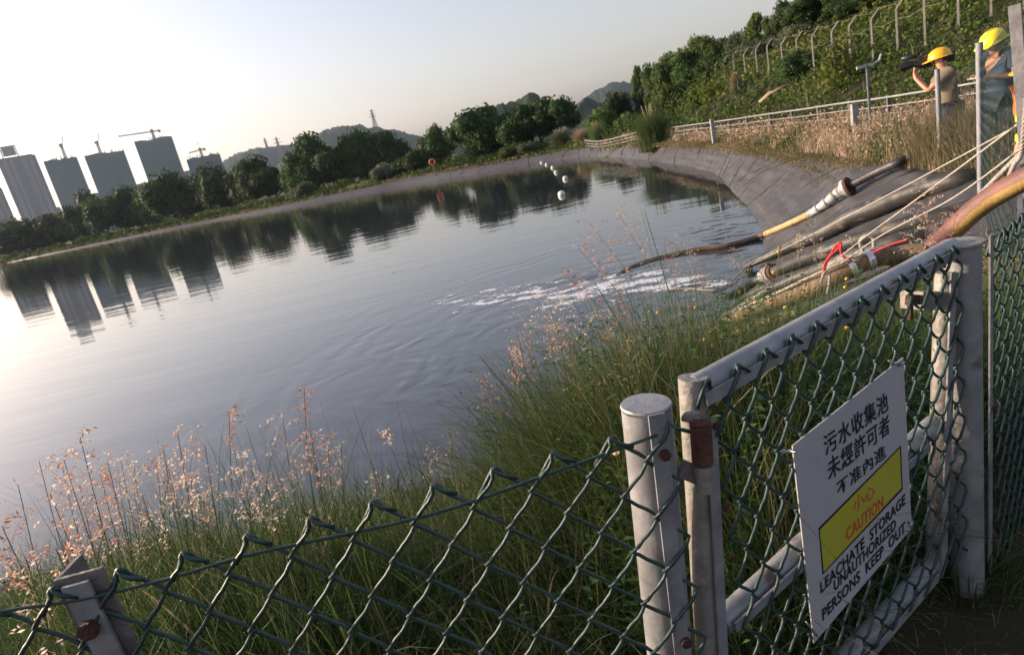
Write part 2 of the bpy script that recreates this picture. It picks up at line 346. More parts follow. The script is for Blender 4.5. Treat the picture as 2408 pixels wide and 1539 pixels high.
# rings spreading from the hose outlet
mp = N('ShaderNodeMapping'); rc = atz(1600, 700, 0); mp.inputs['Location'].default_value = (-rc[0], -rc[1], 0); L(tc.outputs['Object'], mp.inputs[0])
ln = N('ShaderNodeVectorMath'); ln.operation = 'LENGTH'; L(mp.outputs[0], ln.inputs[0])
wob = mth('MULTIPLY', nz_(.8, (1, 1, 1), 0, 2), 1.6)
ph = mth('MULTIPLY', mth('ADD', ln.outputs['Value'], wob), 2*math.pi/.62); rings = mth('SINE', ph, 0)
fa = N('ShaderNodeMapRange'); fa.inputs[1].default_value = 9; fa.inputs[2].default_value = .5; fa.inputs[3].default_value = 0; fa.inputs[4].default_value = 1; L(ln.outputs['Value'], fa.inputs[0])
brk = N('ShaderNodeMapRange'); brk.inputs[1].default_value = .38; brk.inputs[2].default_value = .6; L(nz_(.55, (1, 1, 1), 1.1, 3), brk.inputs[0])
rings = mth('MULTIPLY', mth('MULTIPLY', rings, fa.outputs[0]), mth('MULTIPLY', brk.outputs[0], .0085))
near = N('ShaderNodeMapRange'); near.inputs[1].default_value = 7; near.inputs[2].default_value = 1.5; L(ln.outputs['Value'], near.inputs[0])
h = mth('ADD', mth('MULTIPLY', long_, .011), rings)
h = mth('ADD', h, mth('MULTIPLY', mth('MULTIPLY', fine, pr.outputs[0]), .0009))
h = mth('ADD', h, mth('MULTIPLY', mth('MULTIPLY', nz_(4, (.5, 1, 1), .6, 3), near.outputs[0]), .012))
bp = N('ShaderNodeBump'); bp.inputs['Strength'].default_value = 1; bp.inputs['Distance'].default_value = 1; L(h, bp.inputs['Height']); L(bp.outputs[0], b.inputs['Normal'])
M['water'] = m
inn = [WL[i]+(WL[i]-CEN)/np.linalg.norm(WL[i]-CEN)*.5 for i in range(NSH)]
rows = [[(CEN[0]+(p[0]-CEN[0])*k, CEN[1]+(p[1]-CEN[1])*k, 0) for p in inn] for k in (1, .9, .7, .4, .001)]
water = tag(part('water', MB().grid(rows, closed=True), m, None), kind='structure')
SURF.append(bvh_of(water))

# distant hills: a ridge profile given as picture points at a distance, built as a full hill with front and back
def hill(name, pts, D, base, mat, depth, rough, n=90, seed=0):
    k_ = 1.8 if D > 800 else 1.4; D *= k_; depth *= k_; rough *= k_
    P = crom([atd(u, v, D) for u, v in pts], max(2, n//len(pts))); rows = []
    for k in np.linspace(-1, 1, 15):
        r = []
        for j, p in enumerate(P):
            e = nrm(np.array([p[0], p[1], 0])); hgt = (p[2]-base)*(1-abs(k)**1.6)
            q = np.array([p[0], p[1], base])+e*depth*k; fade = 1-abs(k)
            hh = hgt+rough*fade*(noise.noise(Vector((q[0]*.007, q[1]*.007, seed)))*1.2+noise.noise(Vector((q[0]*.035, q[1]*.035, seed)))*.6)+(rough*.35*random.random() if abs(k) < .5 else 0)
            r.append((q[0], q[1], base+max(hh, -.5)))
        rows.append(r)
    return tag(part(name, MB().grid(rows), mat, None, smooth=True), kind='structure')
M['wood'] = pm('wooded_hillside', (.016, .03, .018), (.035, .055, .032), .06, .95, 1, .25, spec=.05, det=8)
hill('distant_hill', [(300, 480), (420, 440), (525, 378), (560, 363), (620, 351), (680, 345), (740, 352), (820, 370), (900, 400)], 1250, 0, M['wood'], 260, 9, 110, 1)
hill('distant_hill', [(640, 400), (700, 352), (735, 330), (770, 315), (815, 304), (850, 298), (885, 298), (930, 307), (975, 322), (1040, 335), (1120, 330), (1200, 320)], 1050, 0, M['wood'], 260, 8, 130, 2)
hill('wooded_hill', [(1060, 300), (1120, 268), (1165, 250), (1210, 240), (1262, 226), (1320, 330), (1370, 236), (1420, 250), (1480, 262), (1560, 260), (1650, 240)], 420, 0, M['wood'], 120, 5, 120, 3)
hill('distant_hill', [(1330, 258), (1380, 228), (1410, 212), (1440, 199), (1470, 197), (1500, 206), (1560, 220), (1640, 215)], 1150, 0, M['wood'], 260, 7, 80, 4)

# haze: one even volume around everything, the sky outside it
m = bpy.data.materials.new('haze_air'); m.use_nodes = True; nt = m.node_tree; nt.nodes.clear()
o = nt.nodes.new('ShaderNodeOutputMaterial'); v = nt.nodes.new('ShaderNodeVolumePrincipled'); v.inputs['Color'].default_value = (.66, .8, 1.0, 1)
v.inputs['Density'].default_value = .00007; v.inputs['Anisotropy'].default_value = .3; nt.links.new(v.outputs[0], o.inputs['Volume'])
mb = MB().hexa([(-4600, -4600, -6), (4600, -4600, -6), (4600, 4600, -6), (-4600, 4600, -6), (-4600, -4600, 330), (4600, -4600, 330), (4600, 4600, 330), (-4600, 4600, 330)])
haze = tag(part('haze', mb, m, None), kind='stuff')

# ================================================================ BACKGROUND
# ---------------------------------------------------------------- tower blocks
M['netgreen'] = pm('green_safety_net', (.012, .066, .08), (.022, .085, .1), .12, .9, 0, stretch=(1, 1, 4))
M['band'] = pm('floor_edge_boards', (.05, .06, .055), rough=.9)
M['tower'] = pm('grey_tower_wall', (.12, .125, .14), rough=.8); M['towerlight'] = pm('pale_tower_strip', (.2, .205, .22), rough=.8); M['towerdark'] = pm('recessed_windows', (.08, .085, .1), rough=.4)
M['steel'] = pm('painted_steel', (.12, .1, .09), rough=.6)
DSC = 1.8
def frame_of(uL, vL, uR, vR, D):
    D = D*DSC
    a = atd(uL, vL, D); b = atd(uR, vR, D); m_ = (a+b)/2; ex = nrm([b[0]-a[0], b[1]-a[1], 0]); ey = np.array([-ex[1], ex[0], 0])
    if ey@nrm([m_[0], m_[1], 0]) < 0: ey = -ey
    return a, b, ex, ey, np.linalg.norm((b-a)[:2]), m_
def tower(uL, vL, uR, vR, D, label, net=True, group='tower blocks beyond the far bank', roofjunk=True, round_=False, name='tower_block'):
    a, b, ex, ey, Wd, m_ = frame_of(uL, vL, uR, vR, D); top = m_[2]; dp = Wd*.7; base = np.array([(a[0]+b[0])/2, (a[1]+b[1])/2, 0])
    t = thing(name, label, 'building', base, 0, group); ax = (ex, ey, (0, 0, 1)); c = base+ey*dp/2
    if net:
        part('wall', MB().box(c+np.array([0, 0, (top-1)/2]), Wd-1.2, dp-1.2, top-1, ax), M['concrete'], t)
        nb = MB(); bb = MB(); n = int(top/5)
        rw = []
        for k in range(n+1):
            z = k*(top/n); r = []
            cs = [(-Wd/2, -dp/2), (Wd/2, -dp/2), (Wd/2, dp/2), (-Wd/2, dp/2)]
            for q in range(4):
                (x0, y0), (x1, y1) = cs[q], cs[(q+1) % 4]
                for s in np.linspace(0, 1, 9)[:-1]:
                    j = random.uniform(-.25, .25); r.append(c+ex*(x0+(x1-x0)*s+j*(q % 2))+ey*(y0+(y1-y0)*s+j*((q+1) % 2))+np.array([0, 0, z+(random.uniform(-2, 2) if k == n else 0)]))
            rw.append(r)
            if 0 < k < n: bb.box(c+np.array([0, 0, z]), Wd+.9, dp+.9, .6, ax)
        part('safety_net', nb.grid(rw, closed=True), M['netgreen'], t)
        tag(part('floor_board', bb, M['band'], t), kind='stuff')
        sc = MB()
        for k in range(14):
            x = random.uniform(-Wd/2, Wd/2); h_ = random.uniform(2, 6); p = base+ex*x+ey*random.uniform(0, 3)+np.array([0, 0, top-1]); sc.bar(p, p+np.array([0, 0, h_+1]), .8, .8, (1, 0, 0))
        tag(part('scaffold_pole', sc, M['steel'], t), kind='stuff')
    else:
        pts = []
        part('wall', MB().box(c+np.array([0, 0, top/2]), Wd, dp, top, ax), M['tower'], t)
        k = 0; x = -Wd/2+1.0
        widths = [(.09, 'd'), (.13, 'l'), (.05, 'd'), (.1, 'l'), (.04, 'd'), (.17, 'd'), (.05, 'l'), (.1, 'l'), (.04, 'd'), (.12, 'l'), (.07, 'd')]
        for fr, ty in widths:
            wd = fr*Wd
            part('window_strip' if ty == 'd' else 'wall_strip', MB().box(base+ex*(x+wd/2)-ey*(.35 if ty == 'l' else .12)+np.array([0, 0, top/2-1]), wd-.3, .7 if ty == 'l' else .3, top-3, ax), M['towerdark' if ty == 'd' else 'towerlight'], t); x += wd
        fb = MB()
        for k in range(1, int(top/4.5)): fb.box(base-ey*.9+np.array([0, 0, k*4.5]), Wd*.98, .5, .9, ax)
        tag(part('floor_line', fb, M['tower'], t), kind='stuff')
        part('roof', MB().box(c+np.array([0, 0, top+1]), Wd*.86, dp*.8, 2.2, ax), M['tower'], t)
        if roofjunk:
            s = MB(); cc = base+ex*(-Wd*.12)+ey*4+np.array([0, 0, top+2])
            for sx in (-11, 11): s.bar(cc+ex*sx, cc+ex*sx+np.array([0, 0, 18]), 1.8, 1.8, ex)
            s.bar(cc+ex*-12+np.array([0, 0, 18]), cc+ex*12+np.array([0, 0, 18]), 1.8, 1.8, ey)
            fr = part('roof_frame', s, M['steel'], t); part('panel', MB().box(cc+np.array([0, 0, 9.4]), 19, .6, 15, ax), M['towerlight'], fr)
    return t
tower(-75, 455, 3, 440, 820, 'dark edge of a tower block cut off by the left side of the picture', net=False, roofjunk=False)
tower(-8, 377, 82, 363, 800, 'finished pale grey tower block with vertical stripes and a framed panel on its roof', net=False)
tower(101, 379, 180, 369, 800, 'green netted tower block right of the finished grey one, with a thin crane on top')
tower(197, 366, 291, 354, 800, 'wide green netted tower block with only a bare crane mast above it')
tower(315, 334, 403, 320, 800, 'tallest green netted tower block carrying a long crane jib')
tower(437, 374, 516, 361, 830, 'lowest and rightmost of the green netted tower blocks')
tower(205, 459, 232, 455, 900, 'low bluish block in the gap left of the wide netted tower', net=False, roofjunk=False, name='low_block')
tower(312, 437, 352, 431, 900, 'low bluish block left of the foot of the tallest netted tower', net=False, roofjunk=False, name='low_block')
tower(424, 407, 450, 402, 900, 'low bluish block between the tallest and the rightmost netted tower', net=False, roofjunk=False, name='low_block')
tower(124, 492, 142, 488, 900, 'low bluish block between the finished grey tower and its netted neighbour', net=False, roofjunk=False, name='low_block')
M['resid'] = pm('white_residential_wall', (.5, .5, .52), rough=.8); M['residwin'] = pm('small_dark_windows', (.12, .13, .16), rough=.3)
for (u0, u1, v, lb) in [(929, 941, 351, 'leftmost white block in the far residential cluster below the hill'), (943, 952, 347, 'second white block from the left in the far residential cluster'), (953, 960, 345, 'third white block from the left in the far residential cluster'),
                        (961, 971, 342, 'tallest white block in the far residential cluster below the hill'), (973, 981, 347, 'second white block from the right in the far residential cluster'), (982, 993, 345, 'rightmost white block in the far residential cluster, half behind trees')]:
    a, b, ex, ey, Wd, m_ = frame_of(u0, v+1, u1, v-1, 900); base = np.array([m_[0], m_[1], 0]); top = m_[2]
    t = thing('apartment_block', lb, 'building', base, 0, 'white apartment blocks below the hill'); ax = (ex, ey, (0, 0, 1))
    part('wall', MB().box(base+np.array([0, 0, top/2]), Wd, 12, top, ax), M['resid'], t)
    part('roof', MB().box(base+np.array([0, 0, top+1.5]), Wd*.5, 6, 3, ax), M['resid'], t)
    wn = MB()
    for k in range(1, int(top/5)):
        for x in np.arange(-Wd/2+2, Wd/2-1.5, 4.5): wn.box(base+ex*x-ey*6.02+np.array([0, 0, k*5.]), 2.3, .2, 2.6, ax)
    tag(part('window', wn, M['residwin'], t), kind='stuff')

# ---------------------------------------------------------------- cranes and pylons
def lattice(mb, p, q, w0, w1, n, r):
    p = np.asarray(p, float); q = np.asarray(q, float); t = nrm(q-p); a = nrm(np.cross(t, (.3, .9, .2))); b = np.cross(t, a)
    L_ = [[p+(q-p)*k/n+(a*s+b*c)*(w0+(w1-w0)*k/n)/2 for s, c in ((1, 1), (-1, 1), (-1, -1), (1, -1))] for k in range(n+1)]
    for c in range(4): mb.bar(L_[0][c], L_[n][c], r, r, a)
    for k in range(n):
        for c in range(4): mb.bar(L_[k][c], L_[k+1][(c+1) % 4], r*.7, r*.7, a)
def crane(um, v0, v1, D, jL, jR, label):
    D = D*DSC
    b = atd(um, v0, D); tp = atd(um-(v0-v1)*.25, v1, D); base = np.array([b[0], b[1], b[2]-6])
    t = thing('tower_crane', label, 'crane', base, 0, 'cranes on the netted towers'); m1 = MB(); lattice(m1, base, (b[0], b[1], tp[2]), 3, 3, 8, .8)
    part('mast', m1, M['steel'], t)
    top = np.array([b[0], b[1], tp[2]]); m2 = MB(); m2.box(top, 4.4, 4.4, 4); part('cab', m2, M['steel'], t)
    if jL:
        A = atd(*jL, D); B = atd(*jR, D); e = nrm([B[0]-A[0], B[1]-A[1], 0]); z = top[2]+1
        PA = top+e*((A-top)@e); PB = top+e*((B-top)@e); PA[2] = A[2]; PB[2] = B[2]; m3 = MB(); lattice(m3, PA, PB, 1.8, 2.4, 14, .6); part('jib', m3, M['steel'], t)
        m4 = MB().box(PB-np.array([0, 0, 1]), 4, 3.5, 5); part('counterweight', m4, M['concrete'], t)
        ap = top+np.array([0, 0, 15]); m5 = MB(); m5.bar(top, ap, .6, .6, e); m5.bar(ap, PA*.55+PB*.45-np.array([0, 0, 0]), .25, .25, (0, 0, 1)); m5.bar(ap, PB, .25, .25, (0, 0, 1)); part('tie_rod', m5, M['steel'], t)
    else:
        m5 = MB()
        for k in (-1, 1): m5.bar(top+np.array([0, 0, -6]), top+np.array([8*k, 3*k, 5+10*(k > 0)]), 1, .8, (0, 0, 1))
        part('jib', m5, M['steel'], t)
crane(156, 374, 340, 810, None, None, 'crane with a raised crooked jib on the leftmost netted tower')
crane(236, 358, 334, 810, None, None, 'short bare crane mast on the wide netted tower')
crane(362, 323, 307, 810, (278, 321), (374, 307), 'crane with the longest jib, on the tallest netted tower')
crane(475, 366, 350, 840, (444, 360), (480, 350), 'small crane with a short jib on the rightmost netted tower')
def pylon(u, vt, vb, D, label):
    D = D*DSC
    tp = atd(u, vt, D); bs = atd(u+(vb-vt)*.2, vb, D); H = tp[2]-bs[2]; base = np.array([tp[0], tp[1], bs[2]-3]); t = thing('power_pylon', label, 'pylon', base, 0, 'pylons on the hills')
    m1 = MB(); k = .6*D/1000
    lattice(m1, base, base+np.array([0, 0, H*.55+3]), H*.22, H*.08, 5, k); lattice(m1, base+np.array([0, 0, H*.55+3]), base+np.array([0, 0, H+3]), H*.08, H*.02, 5, k); part('lattice_mast', m1, M['steel'], t)
    e = nrm([tp[1], -tp[0], 0])
    for f_, wd in ((.6, .2), (.75, .17), (.9, .13)):
        c = base+np.array([0, 0, H*f_+3]); part('cross_arm', MB().bar(c-e*H*wd, c+e*H*wd, k*1.3, k, (0, 0, 1)), M['steel'], t)
pylon(872, 257, 300, 1050, 'tall lattice pylon on top of the hill behind the big trees')
pylon(648, 322, 376, 1100, 'lattice pylon in front of the left hill, right of a thinner one')
pylon(621, 325, 352, 1250, 'thin lattice pylon on the crest of the left hill')
pylon(1420, 203, 246, 900, 'faint lattice pylon in front of the rightmost blue hill')

# ---------------------------------------------------------------- trees
def crown_mesh(name, kind, nleaf, seed, leaf=.05):
    rg = np.random.default_rng(seed); rs = random.Random(seed)
    lobes = []
    if kind == 'round': n, spread, rr = 15, (.62, .62, .36), (.24, .4)
    elif kind == 'bushy': n, spread, rr = 12, (.55, .55, .38), (.28, .42)
    elif kind == 'column': n, spread, rr = 12, (.35, .35, .42), (.22, .34)
    else: n, spread, rr = 26, (.85, .8, .34), (.16, .3)
    for i in range(n):
        v = rg.normal(size=3); v /= np.linalg.norm(v); k = rg.random()**.4; c = v*k*np.array(spread); c[2] = c[2]+.56
        if kind == 'column': c[2] = .14+.78*(i/(n-1)); w_ = math.sin(math.pi*min(1, .15+c[2]))*.5+.15; c[:2] *= w_*1.8
        lobes.append((c, rg.uniform(*rr)*(.7 if kind == 'column' else 1)))
    V = []; T = []; Q = []
    for i in range(nleaf):
        li = rg.integers(len(lobes)); c, r = lobes[li]
        v = rg.normal(size=3); v /= np.linalg.norm(v)
        p = c+v*r*np.array([1, 1, .8])*rg.uniform(.72, 1.12)
        if p[2] < .06: continue
        if any(np.linalg.norm((p-c2)/np.array([1, 1, .8])) < r2*.66 for c2, r2 in lobes): continue
        nn = nrm(v*.7+rg.normal(size=3)*.75); a = nrm(np.cross(nn, rg.normal(size=3))); b = np.cross(nn, a); s = leaf*rg.uniform(.6, 1.35)
        k = len(V); V += [p-a*s, p-b*s*.55, p+a*s, p+b*s*.55]; Q.append((k, k+1, k+2, k+3))
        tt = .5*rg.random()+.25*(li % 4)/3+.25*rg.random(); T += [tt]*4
    base = MB()
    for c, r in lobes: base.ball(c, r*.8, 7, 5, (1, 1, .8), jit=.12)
    # solid inner lobes closing the crown, tinted from the darkest leaf colours
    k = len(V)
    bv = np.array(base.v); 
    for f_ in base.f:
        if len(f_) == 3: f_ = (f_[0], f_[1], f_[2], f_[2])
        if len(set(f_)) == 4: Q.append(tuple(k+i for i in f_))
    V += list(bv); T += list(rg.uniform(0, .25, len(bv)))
    return npmesh(name, np.array(V), np.array(Q), np.array(T))
def trunk_mesh(seed, col=False):
    rs = random.Random(seed); mb = MB(); top = np.array([rs.uniform(-.05, .05), rs.uniform(-.05, .05), .45])
    mb.tube([(0, 0, -.1), (.01, 0, .1), (0, .01, .25), top, top+np.array([0, 0, .3])], [.045, .035, .03, .022, .01], 7)
    for i in range(6):
        a = rs.uniform(0, 6.28); h0 = rs.uniform(.15, .4); l = rs.uniform(.25, .5)*(.5 if col else 1)
        mb.tube([(0, 0, h0), (math.cos(a)*l*.5, math.sin(a)*l*.5, h0+.12), (math.cos(a)*l, math.sin(a)*l, h0+.32)], [.02, .014, .005], 5)
    return mb.mesh('trunk', True)
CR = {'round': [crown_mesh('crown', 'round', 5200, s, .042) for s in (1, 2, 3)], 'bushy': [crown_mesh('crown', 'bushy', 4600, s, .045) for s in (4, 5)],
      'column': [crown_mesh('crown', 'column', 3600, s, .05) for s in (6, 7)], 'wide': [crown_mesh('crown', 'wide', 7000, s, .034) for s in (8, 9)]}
TRK = [trunk_mesh(s) for s in (1, 2, 3)]
CRM = {}
def tree(u, vt, vb, wpx, D, kind, label, mat='leaf', group='trees beyond the far bank', name='broadleaf_tree', idx=None, zb=None):
    c = atd(u, (vt+vb)/2, D); g = gz(c[0], c[1]) if zb is None else zb; top = atd(u, vt, D)[2]; H = max(1.5, (top-g)*1.03); Wd = wpx/FPX*D*1.03/math.cos(math.atan(abs(u-1203)/FPX))
    t = thing(name, label, 'tree' if 'tree' in name else 'plant', (c[0], c[1], g), 0, group)
    i = random.randrange(len(CR[kind])) if idx is None else idx
    me = CR[kind][i]; key = (me.name, mat)
    if key not in CRM: CRM[key] = me if not me.materials else me.copy(); CRM[key].materials.clear(); CRM[key].materials.append(M[mat])
    ww = {'round': .6, 'bushy': .57, 'column': .44, 'wide': .68}[kind]
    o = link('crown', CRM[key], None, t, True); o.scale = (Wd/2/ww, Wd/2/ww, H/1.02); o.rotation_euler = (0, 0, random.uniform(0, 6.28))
    k = link('trunk', TRK[i % 3], None, t, True); k.scale = (H*.9, H*.9, H)
    if not TRK[i % 3].materials: TRK[i % 3].materials.append(M['bark'])
    return t
for a in [(50, 528, 590, 96, 315, 'round', 'dark spreading tree at the far left, first above the left edge of the pond'),
          (118, 502, 570, 90, 300, 'wide', 'dark tree below the striped tower, second from the left'),
          (182, 512, 558, 44, 285, 'bushy', 'small dark tree below the leftmost netted tower'),
          (207, 466, 545, 50, 280, 'round', 'tall tree with a ball crown on a bare trunk in front of the netted towers'),
          (270, 450, 540, 74, 250, 'round', 'left half of the broad dark tree pair below the tallest netted tower'),
          (318, 452, 538, 66, 245, 'round', 'right half of the broad dark tree pair below the tallest netted tower'),
          (357, 457, 532, 50, 235, 'bushy', 'low dark tree tucked against the tall yellow-green one'),
          (417, 418, 512, 88, 215, 'round', 'tall yellow-green tree right of the tallest netted tower'),
          (512, 404, 498, 84, 200, 'round', 'dark tree in front of the rightmost netted tower'),
          (583, 373, 480, 82, 185, 'round', 'taller olive tree with a two-humped crown below the left hill'),
          (640, 388, 473, 92, 178, 'wide', 'spreading dark tree just left of the low pale bushes'),
          (745, 325, 446, 96, 150, 'round', 'left part of the big dark tree clump in the middle distance'),
          (805, 316, 440, 110, 148, 'wide', 'middle of the big dark tree clump in the middle distance'),
          (852, 322, 432, 84, 146, 'round', 'right part of the big dark tree clump, partly see-through'),
          (905, 318, 410, 82, 140, 'round', 'separate tree with gaps in its crown right of the big dark clump'),
          (1026, 306, 368, 60, 118, 'bushy', 'small rounded tree left of the large willowy one'),
          (1128, 249, 364, 144, 104, 'wide', 'largest dome-shaped tree with a feathery outline beyond the pond end'),
          (1262, 234, 340, 146, 96, 'wide', 'broad flat-topped tree right of the dome-shaped one'),
          (1452, 214, 300, 62, 88, 'bushy', 'dark single tree standing left of the wooded slope')]:
    tree(*a)
for a in [(692, 393, 440, 46, 165, 'bushy', 'pale green bush left of the big dark tree clump', 'leaflight'), (715, 428, 458, 54, 140, 'bushy', 'low grey-green bush at the water side left of the big clump', 'leafgrey'),
          (908, 387, 422, 52, 120, 'bushy', 'rounded grey-green bush in front of the big dark clump', 'leafgrey'), (973, 360, 395, 58, 116, 'bushy', 'flat dark bush right of the white apartment blocks', 'leaf'),
          (940, 378, 408, 40, 118, 'bushy', 'small dark bush between the grey-green bush and the flat one', 'leaf'), (1192, 345, 376, 40, 86, 'bushy', 'light green bush on the far bank right of the dome-shaped tree', 'leaflight'),
          (1240, 340, 366, 38, 84, 'bushy', 'olive bush on the far bank below the broad tree', 'leafgrey'), (1415, 262, 310, 52, 84, 'bushy', 'light bush at the foot of the dark single tree', 'leaflight'), (1478, 270, 318, 44, 76, 'bushy', 'light bush below the slim tree at the slope end', 'leaflight')]:
    tree(*a, group='bushes beyond the far bank', name='bush')
for a in [(1503, 167, 268, 36, 88, 'column', 'slim upright tree at the left end of the wooded slope'), (1545, 142, 250, 60, 84, 'bushy', 'bright green tree next to the slim upright one'),
          (1590, 122, 220, 64, 86, 'round', 'dark tree third from the left on the slope crest'), (1633, 104, 205, 70, 84, 'bushy', 'tall tree with two tips on the slope crest'),
          (1680, 95, 190, 58, 82, 'bushy', 'leafy tree right of the two-tipped one'), (1715, 86, 170, 52, 80, 'round', 'small dark tree above the start of the concrete posts'),
          (1560, 196, 262, 58, 70, 'bushy', 'low bright tree in front of the crest trees at the slope end'), (1618, 160, 232, 66, 72, 'bushy', 'low rounded tree in front of the two-tipped one'),
          (1672, 140, 208, 60, 70, 'round', 'low dark tree at the left end of the concrete post row'), (1776, 40, 96, 44, 72, 'column', 'feathery pointed tree standing out on the skyline'), (1814, 33, 66, 32, 70, 'bushy', 'small round tree on the skyline right of the pointed one'),
          (1868, -10, 40, 50, 68, 'bushy', 'dark tree at the top edge where the slope leaves the picture'), (1742, 68, 130, 46, 76, 'bushy', 'grey-green crest tree left of the pointed one', 'leafgrey'), (1920, -20, 60, 90, 56, 'wide', 'broad dark thicket at the top of the slope'),
          (1990, 0, 70, 80, 50, 'wide', 'thicket above the bright hanging vine'), (2080, -30, 40, 90, 46, 'wide', 'thicket above the middle concrete posts'), (2260, -20, 60, 90, 42, 'wide', 'thicket at the top above the two workers'), (1862, 60, 120, 60, 55, 'bushy', 'round shrub halfway up the slope', 'leafgrey'),
          (1868, 140, 200, 56, 40, 'bushy', 'dark shrub growing through the row of concrete posts'), (1795, 88, 150, 60, 60, 'bushy', 'olive shrub below the pointed tree', 'leafgrey')]:
    tree(*a[:7], mat=a[7] if len(a) > 7 else 'leaf' if 'dark' in a[6] or 'thicket' in a[6] else 'leaflight', group='trees on the wooded slope')
def vine(u, vt, vb, wpx, D, label):
    c = atd(u, vb, D); g = gz(c[0], c[1]); top = atd(u, vt, D)[2]; H = max(1, top-g); Wd = wpx/FPX*D
    t = thing('hanging_vine', label, 'plant', (c[0], c[1], g), 0, 'bright vines on the slope fence'); V = []; Q = []; T = []
    for s in range(26):
        x0 = random.gauss(0, Wd*.3); y0 = random.gauss(0, .3); ht = H*random.uniform(.55, 1)
        for k in range(34):
            z = ht*(1-(k/34)); p = np.array([x0+.25*math.sin(k*.3+s)+random.gauss(0, .07), y0+random.gauss(0, .07), z]); a = nrm(np.random.normal(size=3))*random.uniform(.06, .13); b = nrm(np.cross(a, np.random.normal(size=3)))*.06
            i = len(V); V += [p-a, p-b, p+a, p+b]; Q.append((i, i+1, i+2, i+3)); T += [random.random()]*4
    o = link('foliage', npmesh('foliage', np.array(V), np.array(Q), np.array(T)), M['leafyel'], t, True)
    mb = MB()
    for s in range(5): mb.tube([(random.gauss(0, .2), 0, -.1), (random.gauss(0, .3), 0, H*.5), (random.gauss(0, Wd*.25), 0, H*.85)], [.04, .03, .015], 5)
    part('stem', mb, M['bark'], t, local=True)
vine(1970, 72, 165, 62, 33, 'tall bright green vine draped in front of the concrete posts')
vine(1672, 186, 232, 40, 56, 'small bright vine over the left end of the fence on the slope')
vine(1632, 205, 245, 26, 58, 'yellowish vine left of the small bright vine')

# tussocks of tall grass at the corner of the pond
def tuft_mesh(n, seed, spread=.62, wd=.011):
    rg = np.random.default_rng(seed); a = rg.uniform(0, 6.28, n); ln = rg.uniform(.1, 1, n)*spread*1.6; H = rg.uniform(.6, 1.05, n)
    P = np.c_[rg.normal(0, .16, n), rg.normal(0, .16, n), np.zeros(n)]; V, Q, T = blades(P, H, np.c_[np.cos(a), np.sin(a)]*ln[:, None], np.full(n, wd), rg.random(n), 5, rg)
    return npmesh('blades', V, Q, T)
def blades(P, H, lean, W, tint, seg=4, rg=RNG, pw=2.0, droop=.35):
    n = len(P); az = rg.uniform(0, math.pi, n); sx = np.cos(az)[:, None]; sy = np.sin(az)[:, None]; t = np.linspace(0, 1, seg+1)[None]
    lm = np.hypot(lean[:, 0], lean[:, 1])[:, None]
    X = P[:, 0:1]+lean[:, 0:1]*H[:, None]*t**pw; Y = P[:, 1:2]+lean[:, 1:2]*H[:, None]*t**pw; Z = P[:, 2:3]+H[:, None]*(t-droop*lm*t**3)
    w_ = W[:, None]*(1-t**1.6)*.5+W[:, None]*.03
    A = np.stack([X-sx*w_, Y-sy*w_, Z], -1); B = np.stack([X+sx*w_, Y+sy*w_, Z], -1)
    V = np.stack([A, B], 2).reshape(n, -1, 3)                       # n, (seg+1)*2, 3
    k = np.arange(seg); q = np.stack([2*k, 2*k+1, 2*k+3, 2*k+2], -1)[None]+(np.arange(n)*(seg+1)*2)[:, None, None]
    return V.reshape(-1, 3), q.reshape(-1, 4), np.repeat(tint, (seg+1)*2)
TUFT = [tuft_mesh(2600, 1), tuft_mesh(2600, 2)]
TUFM = {}
def tussock(u, vt, vb, wpx, D, label, mat):
    c = atd(u, vb, D); g = gz(c[0], c[1]); top = atd(u, vt, D)[2]; H = top-g; Wd = wpx/FPX*D
    t = thing('grass_tussock', label, 'plant', (c[0], c[1], g-.05), 0, 'tall grass tussocks at the end of the pond')
    i = random.randrange(2); key = (i, mat)
    if key not in TUFM: me = TUFT[i].copy(); me.materials.append(M[mat]); TUFM[key] = me
    o = link('blades', TUFM[key], None, t, True); o.scale = (Wd*.8, Wd*.8, H*1.12); o.rotation_euler = (0, 0, random.uniform(0, 6))
    p_ = random.randrange(99); mb = MB()
    for s in range(12):
        a = random.uniform(0, 6.28); l = Wd*.3*random.random(); mb.tube([(0, 0, 0), (math.cos(a)*l*.4, math.sin(a)*l*.4, H*.6), (math.cos(a)*l, math.sin(a)*l, H*random.uniform(.9, 1.1))], [.02, .012, .03], 4)
    part('flower_stalk', mb, M['drystalk'], t, local=True)
M['drystalk'] = pm('dry_stalk', (.25, .2, .12), rough=.8)
M['tusgreen'] = leafmat('tussock_blades', [(.04, .07, .025), (.07, .12, .035), (.11, .16, .05), (.16, .18, .08)], .35)
tussock(1326, 300, 362, 60, 80, 'round grey-green tussock, left one of a pair at the pond corner', 'leafgrey')
tussock(1374, 300, 356, 50, 76, 'brownish tussock, right one of a pair at the pond corner', 'dry')
tussock(1537, 250, 338, 86, 45, 'big fountain-shaped green tussock on the liner edge', 'tusgreen')
tussock(1405, 285, 338, 40, 68, 'thin upright tussock right of the brownish one', 'tusgreen')
tussock(1730, 170, 216, 26, 52, 'dry reed tussock at the row of concrete posts', 'dry')

